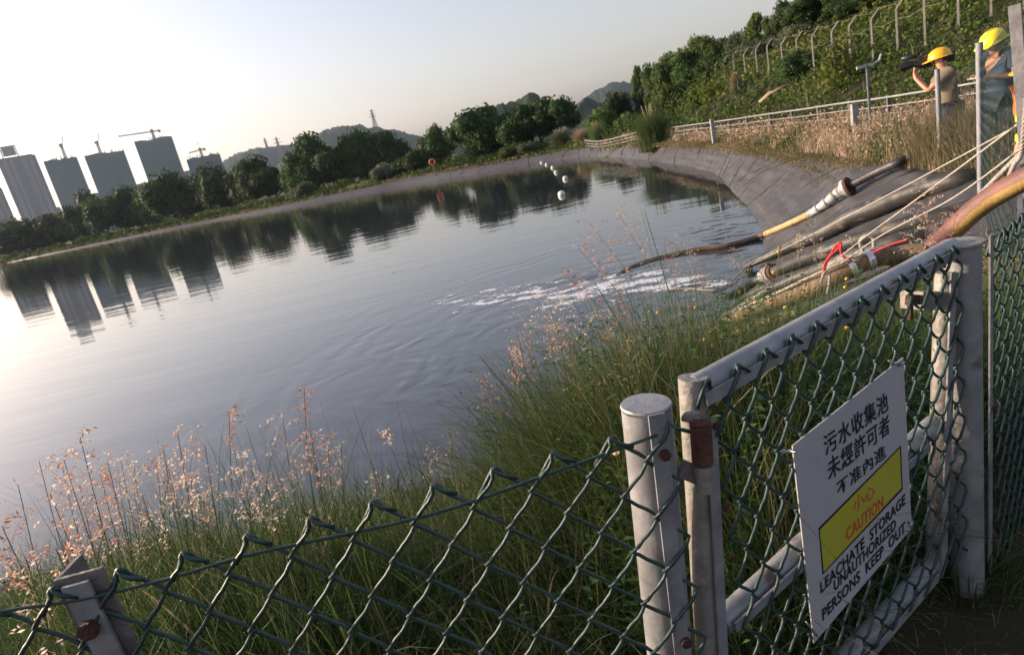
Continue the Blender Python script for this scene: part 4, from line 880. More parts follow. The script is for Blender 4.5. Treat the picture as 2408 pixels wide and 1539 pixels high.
SG = [ # tip u, v, distance, base u, v, label, kwargs
 (188, 1027, 1.75, 226, 1330, 'tallest feathery stalk of the leftmost seed grass group, orange below and white at its tip', dict(plen=.3, dens=170, warm=.45)),
 (254, 1090, 1.7, 275, 1340, 'reddish drooping stalk just right of the tallest of the leftmost group', dict(plen=.22, dens=120, warm=.25)),
 (150, 1080, 1.65, 214, 1360, 'orange arching stalk left of the tallest of the leftmost group', dict(plen=.27, dens=150, warm=.35)),
 (118, 1160, 1.6, 190, 1380, 'low orange stalk leaning left in the leftmost group', dict(plen=.16, dens=90, warm=.3)),
 (132, 1290, 1.35, 185, 1420, 'bushy orange seed head right above the angle iron post', dict(plen=.12, dens=90, warm=.2)),
 (42, 1138, 1.7, 10, 1360, 'thin pale stalk with sparse drooping grains near the left edge', dict(plen=.26, dens=40, warm=.6)),
 (4, 1235, 1.4, 110, 1470, 'rust coloured head cut by the left edge', dict(plen=.14, dens=90, warm=.2)),
 (60, 1310, 1.3, 30, 1480, 'pale stalk near the bottom left above the mesh', dict(plen=.2, dens=60, warm=.75)),
 (333, 1160, 1.7, 392, 1370, 'short pinkish head alone between the two left groups', dict(plen=.07, dens=30, warm=.4)),
 (384, 1058, 1.8, 410, 1340, 'cream and orange head leaning left at the start of the second group', dict(plen=.17, dens=90, warm=.55)),
 (418, 1019, 1.85, 455, 1340, 'slim stalk with white tip in the second group', dict(plen=.24, dens=110, warm=.5)),
 (482, 1046, 1.8, 505, 1340, 'pinkish stalk with evenly spaced grains right of the white tipped one', dict(plen=.24, dens=110, warm=.4)),
 (538, 967, 1.9, 520, 1280, 'tall straight stalk with a small red-brown top standing over the second group', dict(plen=.13, dens=80, warm=.3)),
 (568, 1074, 1.75, 590, 1330, 'fluffy cream stalk below the tall straight one', dict(plen=.2, dens=120, warm=.75)),
 (590, 1092, 1.8, 640, 1340, 'cream seed head leaning over the mesh in the middle left', dict(plen=.2, dens=130, warm=.8)),
 (623, 1120, 1.7, 655, 1330, 'second cream seed head in the middle left, lower', dict(plen=.16, dens=90, warm=.8)),
 (665, 984, 1.9, 705, 1300, 'pale tall stalk left of the red-topped pair', dict(plen=.26, dens=110, warm=.75)),
 (715, 913, 2.0, 745, 1300, 'highest red-brown head of the left half, on a straight stem', dict(plen=.12, dens=100, warm=.22)),
 (731, 1020, 1.8, 790, 1340, 'dense pink seed head just under the highest red-brown one', dict(plen=.17, dens=190, warm=.4)),
 (770, 1050, 1.8, 800, 1340, 'pink head spreading right of the dense one', dict(plen=.14, dens=100, warm=.5)),
 (801, 1046, 1.9, 822, 1320, 'thin white tipped stalk with few grains right of the pink heads', dict(plen=.15, dens=40, warm=.8)),
 (905, 1012, 2.0, 985, 1210, 'small cream tuft on a bent stem in the gap of the grass', dict(plen=.06, dens=50, warm=.65)),
 (880, 1110, 2.0, 905, 1290, 'sparse brownish stalk low in the gap of the grass', dict(plen=.14, dens=40, warm=.6)),
 (1000, 1060, 2.1, 1040, 1270, 'bare branching stalk in the gap of the grass', dict(plen=.18, dens=34, warm=.6)),
 (1070, 1015, 2.2, 1010, 1230, 'thin bare stalk leaning right over the dark water', dict(plen=.2, dens=26, warm=.5)),
 (1140, 890, 2.3, 1260, 1200, 'red seed head arching left over the rings in the water', dict(plen=.2, dens=80, warm=.12)),
 (1195, 829, 2.3, 1300, 1150, 'orange seed head bent left at the end of a dark stem', dict(plen=.14, dens=110, warm=.28)),
 (1222, 800, 2.4, 1290, 1150, 'small pink head above the bent orange one', dict(plen=.12, dens=70, warm=.4)),
 (1245, 718, 2.5, 1262, 1120, 'bare straight stalk with a few white grains, left of the big clump', dict(plen=.3, dens=50, warm=.75)),
 (1286, 700, 2.5, 1400, 1080, 'cream drooping stalk at the left of the big clump', dict(plen=.28, dens=150, warm=.7)),
 (1345, 700, 2.5, 1480, 1050, 'white feathery stalk in the middle of the big clump', dict(plen=.3, dens=170, warm=.85)),
 (1300, 765, 2.4, 1450, 1100, 'dense pink head low in the big clump', dict(plen=.24, dens=200, warm=.38)),
 (1440, 745, 2.4, 1490, 1080, 'dense rosy head right of the dense pink one', dict(plen=.24, dens=200, warm=.22)),
 (1470, 800, 2.3, 1530, 1080, 'rosy head hanging beside the thick green stems', dict(plen=.16, dens=110, warm=.25)),
 (1400, 900, 2.1, 1530, 1100, 'orange-brown head lying sideways above the mid post', dict(plen=.14, dens=110, warm=.3)),
 (1322, 640, 2.6, 1620, 960, 'red seed head farthest left over the foam, on a thick leaning stem', dict(plen=.22, dens=140, warm=.18)),
 (1357, 583, 2.7, 1640, 930, 'long pale red head reaching left over the water', dict(plen=.3, dens=170, warm=.35)),
 (1387, 524, 2.8, 1640, 930, 'upper of the long heads drooping left over the water', dict(plen=.3, dens=160, warm=.3)),
 (1450, 495, 2.8, 1660, 900, 'highest pink head of all, bending left on a tall stem', dict(plen=.26, dens=150, warm=.32)),
 (1510, 500, 2.9, 1600, 930, 'slender pale stalk right of the highest pink head', dict(plen=.3, dens=60, warm=.6)),
 (1560, 575, 2.8, 1650, 900, 'orange head over the yellowish hose end', dict(plen=.2, dens=130, warm=.35)),
 (1600, 565, 2.9, 1690, 900, 'faint pale head right of the orange one', dict(plen=.26, dens=90, warm=.65)),
 (1470, 700, 2.5, 1560, 1000, 'rusty head on the thick leaning stem, lower part', dict(plen=.18, dens=110, warm=.12)),
 (1655, 618, 2.8, 1650, 900, 'reddish nodding head on a straight grey-green stem', dict(plen=.13, dens=80, warm=.15)),
 (1735, 590, 2.9, 1790, 850, 'small cream head before the pipe ends', dict(plen=.2, dens=80, warm=.6)),
 (1910, 515, 3.1, 1930, 760, 'white-grained stalk before the upper black pipe', dict(plen=.26, dens=80, warm=.75)),
 (1875, 555, 3.0, 1890, 780, 'short white-grained stalk left of the one before the black pipe', dict(plen=.12, dens=40, warm=.8)),
 (2000, 560, 3.2, 2020, 720, 'small pale head beside the red string', dict(plen=.14, dens=50, warm=.7)),
 (2185, 455, 3.4, 2150, 700, 'large rosy plume beside the ropes', dict(plen=.3, dens=260, warm=.3)),
 (2150, 505, 3.3, 2140, 700, 'cream plume below the large rosy one', dict(plen=.26, dens=200, warm=.7)),
 (2250, 490, 3.4, 2190, 700, 'faint rosy plume right of the large one', dict(plen=.2, dens=90, warm=.3)),
 (1700, 740, 2.6, 1720, 960, 'cream head low over the brown hose', dict(plen=.14, dens=90, warm=.8)),
 (1240, 960, 2.2, 1290, 1120, 'red drooping head at the left foot of the big clump', dict(plen=.18, dens=70, warm=.15)),
]
for a in SG: seed_grass(*a[:6], 'pink and cream seed grasses', **a[6])
# unremarkable thin stalks between them
for k in range(46):
    u = random.choice([random.uniform(0, 820), random.uniform(1180, 1700)]); v = random.uniform(1080, 1220) if u < 850 else random.uniform(760, 980)
    seed_grass(u, v, random.uniform(1.8, 2.5), u+random.uniform(10, 90), v+330, 'thin pale grass stalk standing among the thick grass behind the mesh', 'thin stalks in the thick grass', plen=random.uniform(.1, .24), dens=random.choice([14, 30, 70]), warm=random.uniform(.4, .9))
# thick leaning green stems
for (u, v, D, ub, vb, lb) in [(1392, 655, 2.5, 1640, 1010, 'thick green stem leaning far left from the big clump'), (1122, 830, 2.2, 1400, 1160, 'long green blade pointing left over the ring ripples'), (1515, 495, 2.7, 1660, 900, 'tall thick stem under the highest pink head'), (1635, 640, 2.6, 1625, 900, 'upright grey-green stem before the pipe ends'), (1455, 905, 2.0, 1450, 1180, 'upright yellowish stem left of the mid post')]:
    tip = atd(u, v, D); rt = atd(ub, vb, D); rt[2] = gz(rt[0], rt[1]); o = part('tall_reed', MB().tube(crom([rt, (rt+tip)/2+np.array([0, 0, .05]), tip], 6), [.0032-.0018*i/12 for i in range(13)], 6), M['stem'], None, smooth=True)
    a = o.data.attributes.new('tint', 'FLOAT', 'POINT'); a.data.foreach_set('value', np.full(len(o.data.vertices), .5, np.float32)); tag(o, lb, 'grass stem')
def flower_plant(u, v, D, ub, vb, label, white=False, old=False, heads=1):
    tip = atd(u, v, D); rt = atd(ub, vb, D); rt[2] = gz(rt[0], rt[1]); C = crom([rt, rt*.5+tip*.5+np.array([random.uniform(-.03, .03), 0, .02]), tip], 6); t = thing('wild_flower', label, 'wild flower', rt, 0, 'yellow wild flowers in the grass')
    mbt('stem', MB().tube(C, .0013, 5), M['stem'], t, .4)
    V = []; Q = []; T = []
    for q in range(10):
        b = C[random.randint(2, 10)]; a = random.uniform(0, 6.28); d = nrm([math.cos(a), math.sin(a), random.uniform(-.2, .5)]); l = random.uniform(.03, .06); s = nrm(np.cross(d, [0, 0, 1]))*l*.2
        i = len(V); V += [b, b+d*l*.45+s, b+d*l, b+d*l*.45-s]; Q.append((i, i+1, i+2, i+3)); T += [random.random()]*4
    tag(link('leaf', npmesh('leaf', np.array(V), np.array(Q), np.array(T)), M['weed'], t), kind='stuff')
    for h in range(heads):
        c = tip+(np.array([random.uniform(-.025, .025), random.uniform(-.02, .02), random.uniform(-.03, .0)]) if h else 0)
        if h: mbt('stem', MB().tube([C[-2], (C[-2]+c)/2+np.array([0, 0, -.004]), c], .0009, 4), M['stem'], t, .4)
        part('flower_disc', MB().ball(c, .0062, 8, 6, (1, 1, .9), .12), M['seedbrown'] if old and h == 0 else M['petal'], t)
        if not (old and h == 0):
            pt = MB()
            for k in range(6 if white else 5):
                a = k*2*math.pi/(6 if white else 5)+random.random()*.3; d = np.array([math.cos(a), math.sin(a), .25]); s = np.array([-math.sin(a), math.cos(a), 0])*.0035; l = .012 if white else .008
                pt.add([c+d*.003-s*.5, c+d*.003+s*.5, c+d*l*.7+s, c+d*l, c+d*l*.7-s], [(0, 1, 2, 3, 4)])
            part('petal', pt, M['whitepetal'] if white else M['petal'], t)
for a in [(1833, 580, 2.6, 1775, 840, 'highest yellow flower with a brown bud, before the upper black pipe', False, True, 2), (1818, 640, 2.5, 1790, 850, 'yellow flower on the same side, just below the highest one', False, False, 1), (1893, 668, 2.5, 1850, 860, 'yellow and brown flower pair before the coupling', False, True, 2),
          (1990, 655, 2.6, 1985, 800, 'pair of yellow flowers one above the other near the top rail', False, False, 2), (1845, 722, 2.3, 1830, 880, 'round orange-yellow flower over the brown hose', False, False, 1), (1598, 885, 1.9, 1600, 1050, 'bright double flower just left of the gate corner', False, False, 3),
          (1594, 905, 1.9, 1590, 1060, 'orange flower touching the bright double one from below', False, True, 2), (1668, 795, 2.2, 1650, 980, 'yellow and red flower pair above the top rail', False, True, 3), (1328, 916, 2.1, 1350, 1080, 'single yellow flower left of the big clump', True, False, 1),
          (1380, 850, 2.2, 1400, 1050, 'small yellow flower in the middle of the big clump', False, False, 1), (1447, 1066, 1.5, 1455, 1180, 'white petalled flower with yellow centre just left of the mid post', True, False, 1), (1500, 930, 1.9, 1510, 1080, 'brown seed head pair behind the mid post', False, True, 2),
          (1480, 770, 2.3, 1500, 980, 'brown bud above the rosy head', False, True, 1), (1390, 867, 2.2, 1410, 1050, 'yellow bud below the small yellow flower', False, False, 1), (1560, 785, 2.3, 1560, 960, 'brown bud right of the rosy heads', False, True, 1), (1545, 735, 2.4, 1570, 940, 'yellow flower high in the right part of the clump', False, False, 1),
          (1625, 722, 2.4, 1630, 900, 'orange flower left of the cream low head', False, True, 2), (2120, 930, 2.1, 2100, 1000, 'orange flower seen through the gate mesh', False, True, 1), (1795, 1135, 1.7, 1800, 1250, 'small yellow flower low behind the gate mesh', False, False, 1), (1990, 770, 2.3, 1990, 900, 'yellow speck of a flower behind the upper gate mesh', False, False, 1)]:
    flower_plant(*a)
# dry straw heaped behind the fence on the right
h_ = hit(2375, 880)
x = RNG.normal(h_[0]+.1, .28, 2600); y = RNG.normal(h_[1]+.1, .3, 2600); z = np.nan_to_num(gzs(x, y), nan=1.5)+RNG.uniform(0, .09, 2600); la = RNG.uniform(-.6, .9, 2600)
V, Q, T = blades(np.c_[x, y, z], np.full(2600, .05), np.c_[np.cos(la), np.sin(la)]*RNG.uniform(2, 5, 2600)[:, None], RNG.uniform(.002, .004, 2600), RNG.uniform(.6, 1, 2600), 3, droop=.1)
tag(link('straw', npmesh('straw', V, Q, T), M['dry']), kind='stuff')

# ================================================================ THE MESH FENCE AND THE GATE
def onplane(u, v, p0, n, off=0):
    d = ray(u, v); n = np.asarray(n, float); return C0+d*(((np.asarray(p0)+n*off-C0)@n)/(d@n))
def cyl(mb, a, b, r, n=20): return mb.tube([a, b], r, n)
def hexbolt(p, n, r, name, parent, mat='rustdark'):
    p = np.asarray(p, float); n = nrm(n); return part(name, MB().tube([p, p+n*r*.75, p+n*r*.8], [r, r, r*.8], 6), M[mat], parent)
def picket(odd, a, av, rows, r, seed, dy=.0048, n=6):
    rs = random.Random(seed); h = a/2; q = av/2; P = []
    J = lambda s=.0006: rs.uniform(-s, s)
    if odd: P += [(h+.62*h, dy*.7, -.40*q), (h+.2*h, dy*1.5, -.16*q), (h+.03*h, dy*.9, -.02*q), (h-.08*h, -.2*dy, .05*q), (h-.12*h, .6*dy, -.02*q)]
    else: P += [(-.72*h, -dy*1.1, -.78*q), (-.3*h, -dy*.9, -.28*q), (-.07*h, -dy*.3, .02*q), (.04*h, .5*dy, .06*q), (.12*h, -.2*dy, -.04*q)]
    left = not odd                                                   # which edge the wire is at
    for k in range(rows):
        x0, x1 = (0, h) if left else (h, 0); y = -dy if left else dy; s = 1 if x1 > x0 else -1
        bow = -.055*a*(1 if not left else .8)
        for t in ((.14, .34, .5, .66, .86) if not left else (.2, .5, .8)):
            P.append((x0+(x1-x0)*t+J()+bow*.35*math.sin(math.pi*t)*-s*-1, y+J(.0004), -q*(k+t)+bow*math.sin(math.pi*t)*.0+J()-(.05*q*math.sin(2*math.pi*t)*(1 if not left else 1))))
        P.append((x1+s*.0025, 0, -q*(k+1))); left = not left
    return MB().tube(P, r, n).mesh('mesh_wire', True)
def chain_link(parent, origin, ex, ny, a, av, rows, nst, start, r, mat='pvc', seed=0, lo=None):
    """individual wires, each a part; ex along the fence, ny towards the viewer"""
    ex = nrm(ex); ny = nrm(ny); W = {}
    for o_ in (0, 1):
        W[o_] = [picket(o_, a, av, rows, r, seed*10+o_*3+k) for k in range(3)]
        for me in W[o_]: me.materials.append(M[mat])
    base = Matrix(((ex[0], ny[0], 0, 0), (ex[1], ny[1], 0, 0), (ex[2], ny[2], 1, 0), (0, 0, 0, 1)))
    for m_ in range(start, start+nst):
        p = np.asarray(origin)+ex*(m_*a/2); o = link('mesh_wire', W[m_ % 2][(m_*7) % 3], None, parent, True)
        o.matrix_basis = parent.matrix_basis.inverted() @ Matrix.Translation(Vector(tuple(p+np.array([0, 0, random.uniform(-.0015, .0015)])))) @ base
# ---- left fence
eF = nrm([1, .087, 0]); nF = np.array([eF[1], -eF[0], 0]); pF = np.array([.11, .87, 2.75])
tF = thing('chain_link_fence', 'green chain-link fence left of the gate, its knuckled top edge running across the foreground', 'fence', (-.3, .835, 1.6))
chain_link(tF, pF, eF, nF, .0904, .100, 24, 31, -29, .0032, seed=1)
lw = [onplane(u, v, pF, nF, .004) for u, v in [(-260, 1492), (0, 1437), (190, 1408), (400, 1358), (600, 1300), (1000, 1212), (1300, 1110), (1545, 1022)]]
part('tension_wire', MB().tube(crom(lw, 5), .0025, 6), M['pvc'], tF, smooth=True)
# ---- post right of it
mt = onplane(1519, 957, (0, .928, 0), (0, 1, 0)); mb_ = onplane(1574, 1539, mt, (0, 1, 0)); dirp = nrm(mb_-mt); pb = mt+dirp*1.5
tP = thing('fence_post', 'thick round grey post between the mesh fence and the gate, with rusty bolts', 'post', pb, 0)
part('pipe', MB().tube([mt, pb], .0395, 28), M['galv'], tP, smooth='auto')
part('cap', MB().tube([mt-dirp*.004, mt-dirp*.0075], [.0408, .039], 28), M['galv'], tP, smooth='auto')
b0 = onplane(1543, 973, pF, nF, .0); b1 = onplane(1604, 1539, pF, nF, .0); b1 = b0+(b1-b0)*2.2
part('flat_bar', MB().bar(b0, b1, .026, .004, eF), M['flat'], tP)
for (u, v) in [(1562, 1067), (1612, 1507)]: hexbolt(onplane(u, v, pF, nF, .004), nF, .0095, 'bolt', tP)
brp = mt+dirp*.48; part('brace', MB().tube([brp, brp+np.array([-.25, .28, -.7])], .018, 10), M['galvold'], tP, smooth='auto')
# ---- angle iron post at the left
A_ = [onplane(u, v, pF+np.array([0, .004, 0]), nF, -.006) for u, v in [(127, 1370), (238, 1342)]]; ztop = (A_[0][2]+A_[1][2])/2+.004
c0 = np.array([A_[0][0], A_[0][1], ztop]); c1 = c0+eF*.066; bk = atz(176, 1311, ztop); c2 = c0+nrm(bk-c0)*.062
tA = thing('angle_iron_post', 'rusty angle iron post with a flat bar and dark bolt at bottom left', 'post', (c0[0], c0[1], 1.4))
def slab(a, b, th_n, th, z0, z1):
    n = nrm(th_n)*th; return [np.array([p[0], p[1], z])+o for z in (z0, z1) for p, o in ((a, 0*n), (b, 0*n), (b, n), (a, n))]
part('flange', MB().hexa(slab(c0, c1, -nF, .006, 1.4, ztop)), M['angle'], tA)
part('flange', MB().hexa(slab(c0-nF*.0061, c2, eF, .006, 1.4, ztop)), M['angle'], tA)
fb = [onplane(u, v, pF, nF, .002) for u, v in [(176, 1372)]][0]
part('flat_bar', MB().bar(fb, np.array([fb[0]+.012, fb[1], 1.4]), .036, .006, eF), M['flat'], tA)
hexbolt(onplane(212, 1474, pF, nF, .006), nF, .0145, 'bolt', tA)

# ---- the gate
gTL = atz(1632, 915, 2.75); gTR = atz(2235, 583, 2.75); eG = nrm(gTR-gTL); nG = np.array([eG[1], -eG[0], 0])
gp = lambda u, v, off=0: onplane(u, v, gTL, nG, off)
GATE = thing('gate', 'grey tubular gate filled with green chain-link mesh, carrying the white warning sign', 'gate', (gTL[0], gTL[1], 1.9))
def pipe(name, pts, r, mat, n=18): return part(name, MB().tube(pts, r, n), M[mat], GATE, smooth='auto')
bl = gp(1632, 915); lb = gp(1666, 1520); lb = bl+(lb-bl)*((bl[2]-1.93)/(bl[2]-lb[2])); rt_ = gp(2237, 583); rb = gp(2200, 1318)
pipe('top_rail', [bl+eG*.001, rt_], .0235, 'galv'); pipe('side_rail', [bl+np.array([0, 0, .022]), lb-np.array([0, 0, .02])], .0238, 'galvold'); pipe('side_rail', [gp(2224, 640), rb], .0236, 'galvold')
m1 = gp(1729, 1431); m2 = gp(2195, 996); pipe('middle_rail', [m1+(m1-m2)*.06, m2], .0225, 'galv'); pipe('bottom_rail', [lb, rb], .0235, 'galv')
def gbar(p, q, w_=.022, up=(0, 0, 1)): part('flat_bar', MB().bar(p, q, w_, .004, up), M['flat'], GATE)
gbar(gp(1660, 940, .03), gp(2251, 594, .03)); gbar(gp(1672, 985, .03), gp(1672, 985, .03)+(lb-bl)*.97, .022, eG); gbar(gp(2240, 640, .03), gp(2216, 1330, .03), .022, eG)
gbar(gp(1729, 1475, .03), gp(2185, 1050, .03), .02)
k1 = lb+nG*.03; k2 = gp(2215, 1345, .03); gbar(k1-np.array([0, 0, .03]), k2, .02)
chain_link(GATE, gp(1668, 925, .03)+np.array([0, 0, .02]), eG, nG, .0745, .0965, 17, 23, 0, .0033, seed=2)
for (u, v) in [(1678, 962), (1682, 1000), (1703, 1190), (1722, 1310)]: hexbolt(gp(u, v, .033), nG, .007, 'bolt', GATE)
s0 = gp(1646, 992, .036); s1 = gp(1652, 1086, .036); s2 = gp(1654, 1090, .036); s3 = gp(1661, 1150, .036)
part('hinge_sleeve', MB().tube([s0, s1], .0172, 18), M['rust'], GATE, smooth='auto')
part('hinge_sleeve', MB().tube([s2, s3], [.0172, .0168], 18), M['galvold'], GATE, smooth='auto')
part('hinge_bracket', MB().bar(gp(1600, 1100, .02), gp(1652, 1122, .024), .03, .008, (0, 0, 1)), M['angle'], GATE)
part('weld', MB().ball(gp(1624, 978, .026), .012, 8, 6, (1.3, .6, .7), .2), M['galvold'], GATE)
# latch
lx = [gp(u, v, .012) for u, v in [(2171, 686), (2243, 686), (2243, 729), (2171, 729)]]
part('latch_box', MB().hexa([p+nG*k for k in (-.05, .0) for p in (lx[3], lx[2], lx[1], lx[0])]), M['galvold'], GATE)
part('latch_arm', MB().bar(gp(2133, 705, .0), gp(2175, 703, .0), .022, .01, (0, 0, 1)), M['rust'], GATE); part('latch_arm', MB().bar(gp(2140, 690, .005), gp(2139, 750, .005), .012, .008, eG), M['rust'], GATE)
# ---- latch post and the fence going away to the right
lt = atz(2262, 573, 2.755); lb2 = np.array([lt[0]-.004, lt[1], 1.5]); tL = thing('fence_post', 'round grey post with a rust-rimmed cap that the gate closes against', 'post', lb2)
part('pipe', MB().tube([lt, lb2], .037, 26), M['galv'], tL, smooth='auto'); part('cap', MB().tube([lt+np.array([0, 0, .001]), lt+np.array([0, 0, .006])], [.0455, .044], 26), M['galvold'], tL, smooth='auto')
eR = nrm([.80, .60, 0]); nR = np.array([eR[1], -eR[0], 0]); pR = np.array([1.150, 1.447, 2.74])
part('flat_bar', MB().bar(pR+eR*.0+np.array([0, 0, .012]), np.array([pR[0]-.012, pR[1], 1.6]), .024, .004, eR), M['flat'], tL)
for z in (2.3, 1.9): hexbolt(np.array([pR[0], pR[1], z])+nR*.003, nR, .009, 'bolt', tL)
tR = thing('chain_link_fence', 'green chain-link fence running away to the right of the gate', 'fence', (pR[0], pR[1], 1.65))
chain_link(tR, pR+eR*.012, eR, nR, .078, .098, 22, 24, 0, .0032, seed=3)
part('tension_wire', MB().tube([pR-np.array([0, 0, .05]), pR+eR*.2-np.array([0, 0, .05]), pR+eR*1.0-np.array([0, 0, .045])], .0026, 6), M['pvc'], tR, smooth=True)
# ---- far part of the same fence, with its leaning post
P3a = atd(2385, 12, 4.2); P3b = np.array([P3a[0]+.16, P3a[1]-.02, 1.2]); P2a = atd(2302, 103, 9.2); P1a = atd(2203, 165, 11.7)
def fpost(top, bot, r, lb, name='fence_post'):
    t = thing(name, lb, 'post', bot, 0, 'posts of the fence beside the workers'); part('pipe', MB().tube([top, bot], r, 14), M['galvdark'], t, smooth='auto'); part('cap', MB().tube([top+np.array([0, 0, .0]), top+np.array([0, 0, .012])], r*1.12, 14), M['galvdark'], t, smooth='auto')
M['galvdark'] = pm('dull_blue_grey_paint', (.16, .165, .19), (.22, .22, .25), 8, .6, .1, 30)
t = thing('fence_post', 'pale leaning post cut by the right edge beside the orange vest', 'post', P3b); part('pipe', MB().tube([P3a, P3b], .034, 4), M['flat'], t)
fpost(P2a, np.array([P2a[0], P2a[1], 1.3]), .036, 'blue-grey post in front of the worker looking down')
fpost(P1a, np.array([P1a[0]+.02, P1a[1], 1.2]), .034, 'blue-grey post in front of the worker with the video camera')
def meshpanel(a, b, z0a, z1a, z0b, z1b, label, cell=.11, r=.0011):
    a = np.asarray(a, float); b = np.asarray(b, float); L_ = np.linalg.norm((b-a)[:2]); mb = MB(); n = int(L_/(cell/2))
    for k in range(n):
        q0, q1 = k/n, (k+1)/n; za = z0a+(z0b-z0a)*q0; zb = z1a+(z1b-z1a)*q0; rows = int((zb-za)/(cell/2)); P = []
        for j in range(rows+1):
            q = q0 if (j+k) % 2 == 0 else q1; P.append((a[0]+(b[0]-a[0])*q, a[1]+(b[1]-a[1])*q, zb-j*cell/2))
        if len(P) > 1: mb.tube(P, r, 3, caps=False)
    t = thing('chain_link_fence', label, 'fence', (a[0], a[1], z0a), 0); tag(part('mesh_wire', mb, M['pvc'], t), kind='stuff')
    part('tension_wire', MB().tube([(a[0], a[1], z1a), ((a[0]+b[0])/2, (a[1]+b[1])/2, (z1a+z1b)/2-.02), (b[0], b[1], z1b)], .003, 4), M['pvc'], t)
meshpanel(P1a, P2a, 1.45, 2.6, 1.45, 2.95, 'green mesh panel between the two blue-grey posts, before the cameraman')
meshpanel(P2a, P3a, 1.4, 2.95, 1.4, 3.25, 'green mesh panel between the blue-grey post and the pale leaning post')

# ---- the sign
SG_ = thing('warning_sign', 'white sign with Chinese characters and a yellow CAUTION panel, wired to the gate', 'sign', gp(1900, 1300, .036))
qc = [gp(u, v, .037) for u, v in [(1862, 1047), (2122, 840), (2142, 1240), (1912, 1510)]]          # TL TR BR BL
part('board', MB().hexa([p+nG*k for k in (-.0012, .0012) for p in (qc[3], qc[2], qc[1], qc[0])]), M['signwhite'], SG_)
def panel(name, cs, off, mat): 
    P = [gp(u, v, .037+off) for u, v in cs]; part(name, MB().add(P, [(0, 3, 2, 1)] if True else []), M[mat], SG_)
yc = [(1925, 1243), (2116, 1050.5), (2120, 1147), (1934.6, 1346)]; cxy = (sum(c[0] for c in yc)/4, sum(c[1] for c in yc)/4)
panel('panel_border', [(1924, 1240.5), (2118, 1046), (2122.3, 1149.5), (1933.5, 1350.5)], .0016, 'ink'); panel('caution_panel', [(1927, 1244.5), (2115, 1053), (2119, 1146), (1936.4, 1343.5)], .0021, 'signyellow')
def lettering(s, bl_, br_, tl_, mat, bold=.0, sp=1.0, off=.0026):
    cu = bpy.data.curves.new('sign_text', 'FONT'); cu.body = s; cu.size = 1; cu.offset = bold; cu.space_character = sp; cu.resolution_u = 3
    ob = bpy.data.objects.new('tmp_text', cu); COL.objects.link(ob); dg = bpy.context.evaluated_depsgraph_get(); dg.update(); me = bpy.data.meshes.new_from_object(ob.evaluated_get(dg)); bpy.data.objects.remove(ob)
    n = len(me.vertices); co = np.empty(n*3); me.vertices.foreach_get('co', co); co = co.reshape(-1, 3)
    x0, x1, y0, y1 = co[:, 0].min(), co[:, 0].max(), co[:, 1].min(), co[:, 1].max()
    A = gp(*bl_, .037+off); B = gp(*br_, .037+off); T_ = gp(*tl_, .037+off)
    V = A+np.outer((co[:, 0]-x0)/(x1-x0), B-A)+np.outer((co[:, 1]-y0)/(y1-y0), T_-A); me.vertices.foreach_set('co', V.ravel()); me.update()
    o = link('lettering', me, M[mat], SG_); o['kind'] = 'stuff'; return o
X_ = lambda x, y: (1822.8+.5035*x, 764.4+.5035*y)
lettering('污水收集池', X_(235, 614), X_(530, 396), X_(222, 517), 'ink', .012, 1.08)
lettering('未經許可者', X_(250, 728), X_(537, 500), X_(239, 630), 'ink', .012, 1.08)
lettering('不准內進', X_(292, 802), X_(518, 614), X_(283, 735), 'ink', .012, 1.08)
lettering('小心', X_(365, 878), X_(466, 797), X_(361, 812), 'redink', .01)
lettering('CAUTION', X_(332, 1008), X_(505, 846), X_(328, 950), 'redink', .022, 1.05)
lettering('LEACHATE  STORAGE', X_(213, 1253), X_(608, 832), X_(209, 1200), 'ink', .022, 1.05)
lettering('UNAUTHORIZED', X_(276, 1243), X_(564, 948), X_(272, 1190), 'ink', .022, 1.05)
lettering('PERSONS  KEEP  OUT', X_(222, 1380), X_(608, 962), X_(218, 1326), 'ink', .022, 1.05)
for (u, v, du, dv) in [(1868, 1060, -26, 0), (2117, 858, -22, -8), (2138, 1228, 8, 20), (1918, 1492, -18, -24)]:
    c = gp(u, v, .042); e_ = gp(u+du, v+dv, .036); mb = MB()
    for s in (0, 1): mb.tube([c+nrm(e_-c)*.006+nG*-.006, c+nG*.003+np.array([0, 0, .002*(s*2-1)]), (c+e_)/2+np.array([0, 0, .003*(s*2-1)]), e_+np.array([0, 0, -.003*(s*2-1)]), e_+(e_-c)*.35], .0011, 5)
    part('wire_tie', mb, M['wiretie'], SG_, smooth=True)
    part('screw_hole', MB().tube([c-nG*.0035, c-nG*.0028], .003, 10), M['ink'], SG_)

# ================================================================ HOSES, PIPES, ROPES ON THE LINER
LB = SURF[1]; WB = SURF[2]
def on(u, v, lift=0, trees=None):
    p = hit(u, v, trees or [SURF[0], SURF[1], SURF[2]]); return p+np.array([0, 0, lift])
def along_px(pts): return [on(u, v, l) for u, v, l in pts]
def tubething(name, label, cat, pts, r, mat, n=14, group=None, sub=8):
    C = crom(pts, sub); m_ = len(C); rr = np.full(m_, r) if not hasattr(r, '__len__') else np.interp(np.linspace(0, 1, m_), np.linspace(0, 1, len(r)), r)
    rr = np.array([q*(1+.07*noise.noise(Vector((i*.45, len(label), 0)))) for i, q in enumerate(rr)]); C = [p+np.array([0, 0, -.3*q*noise.noise(Vector((i*.22, 3, len(label))))]) for i, (p, q) in enumerate(zip(C, rr))]
    return tag(part(name, MB().tube(C, rr, n), M[mat], None, smooth=True), label, cat, group), C
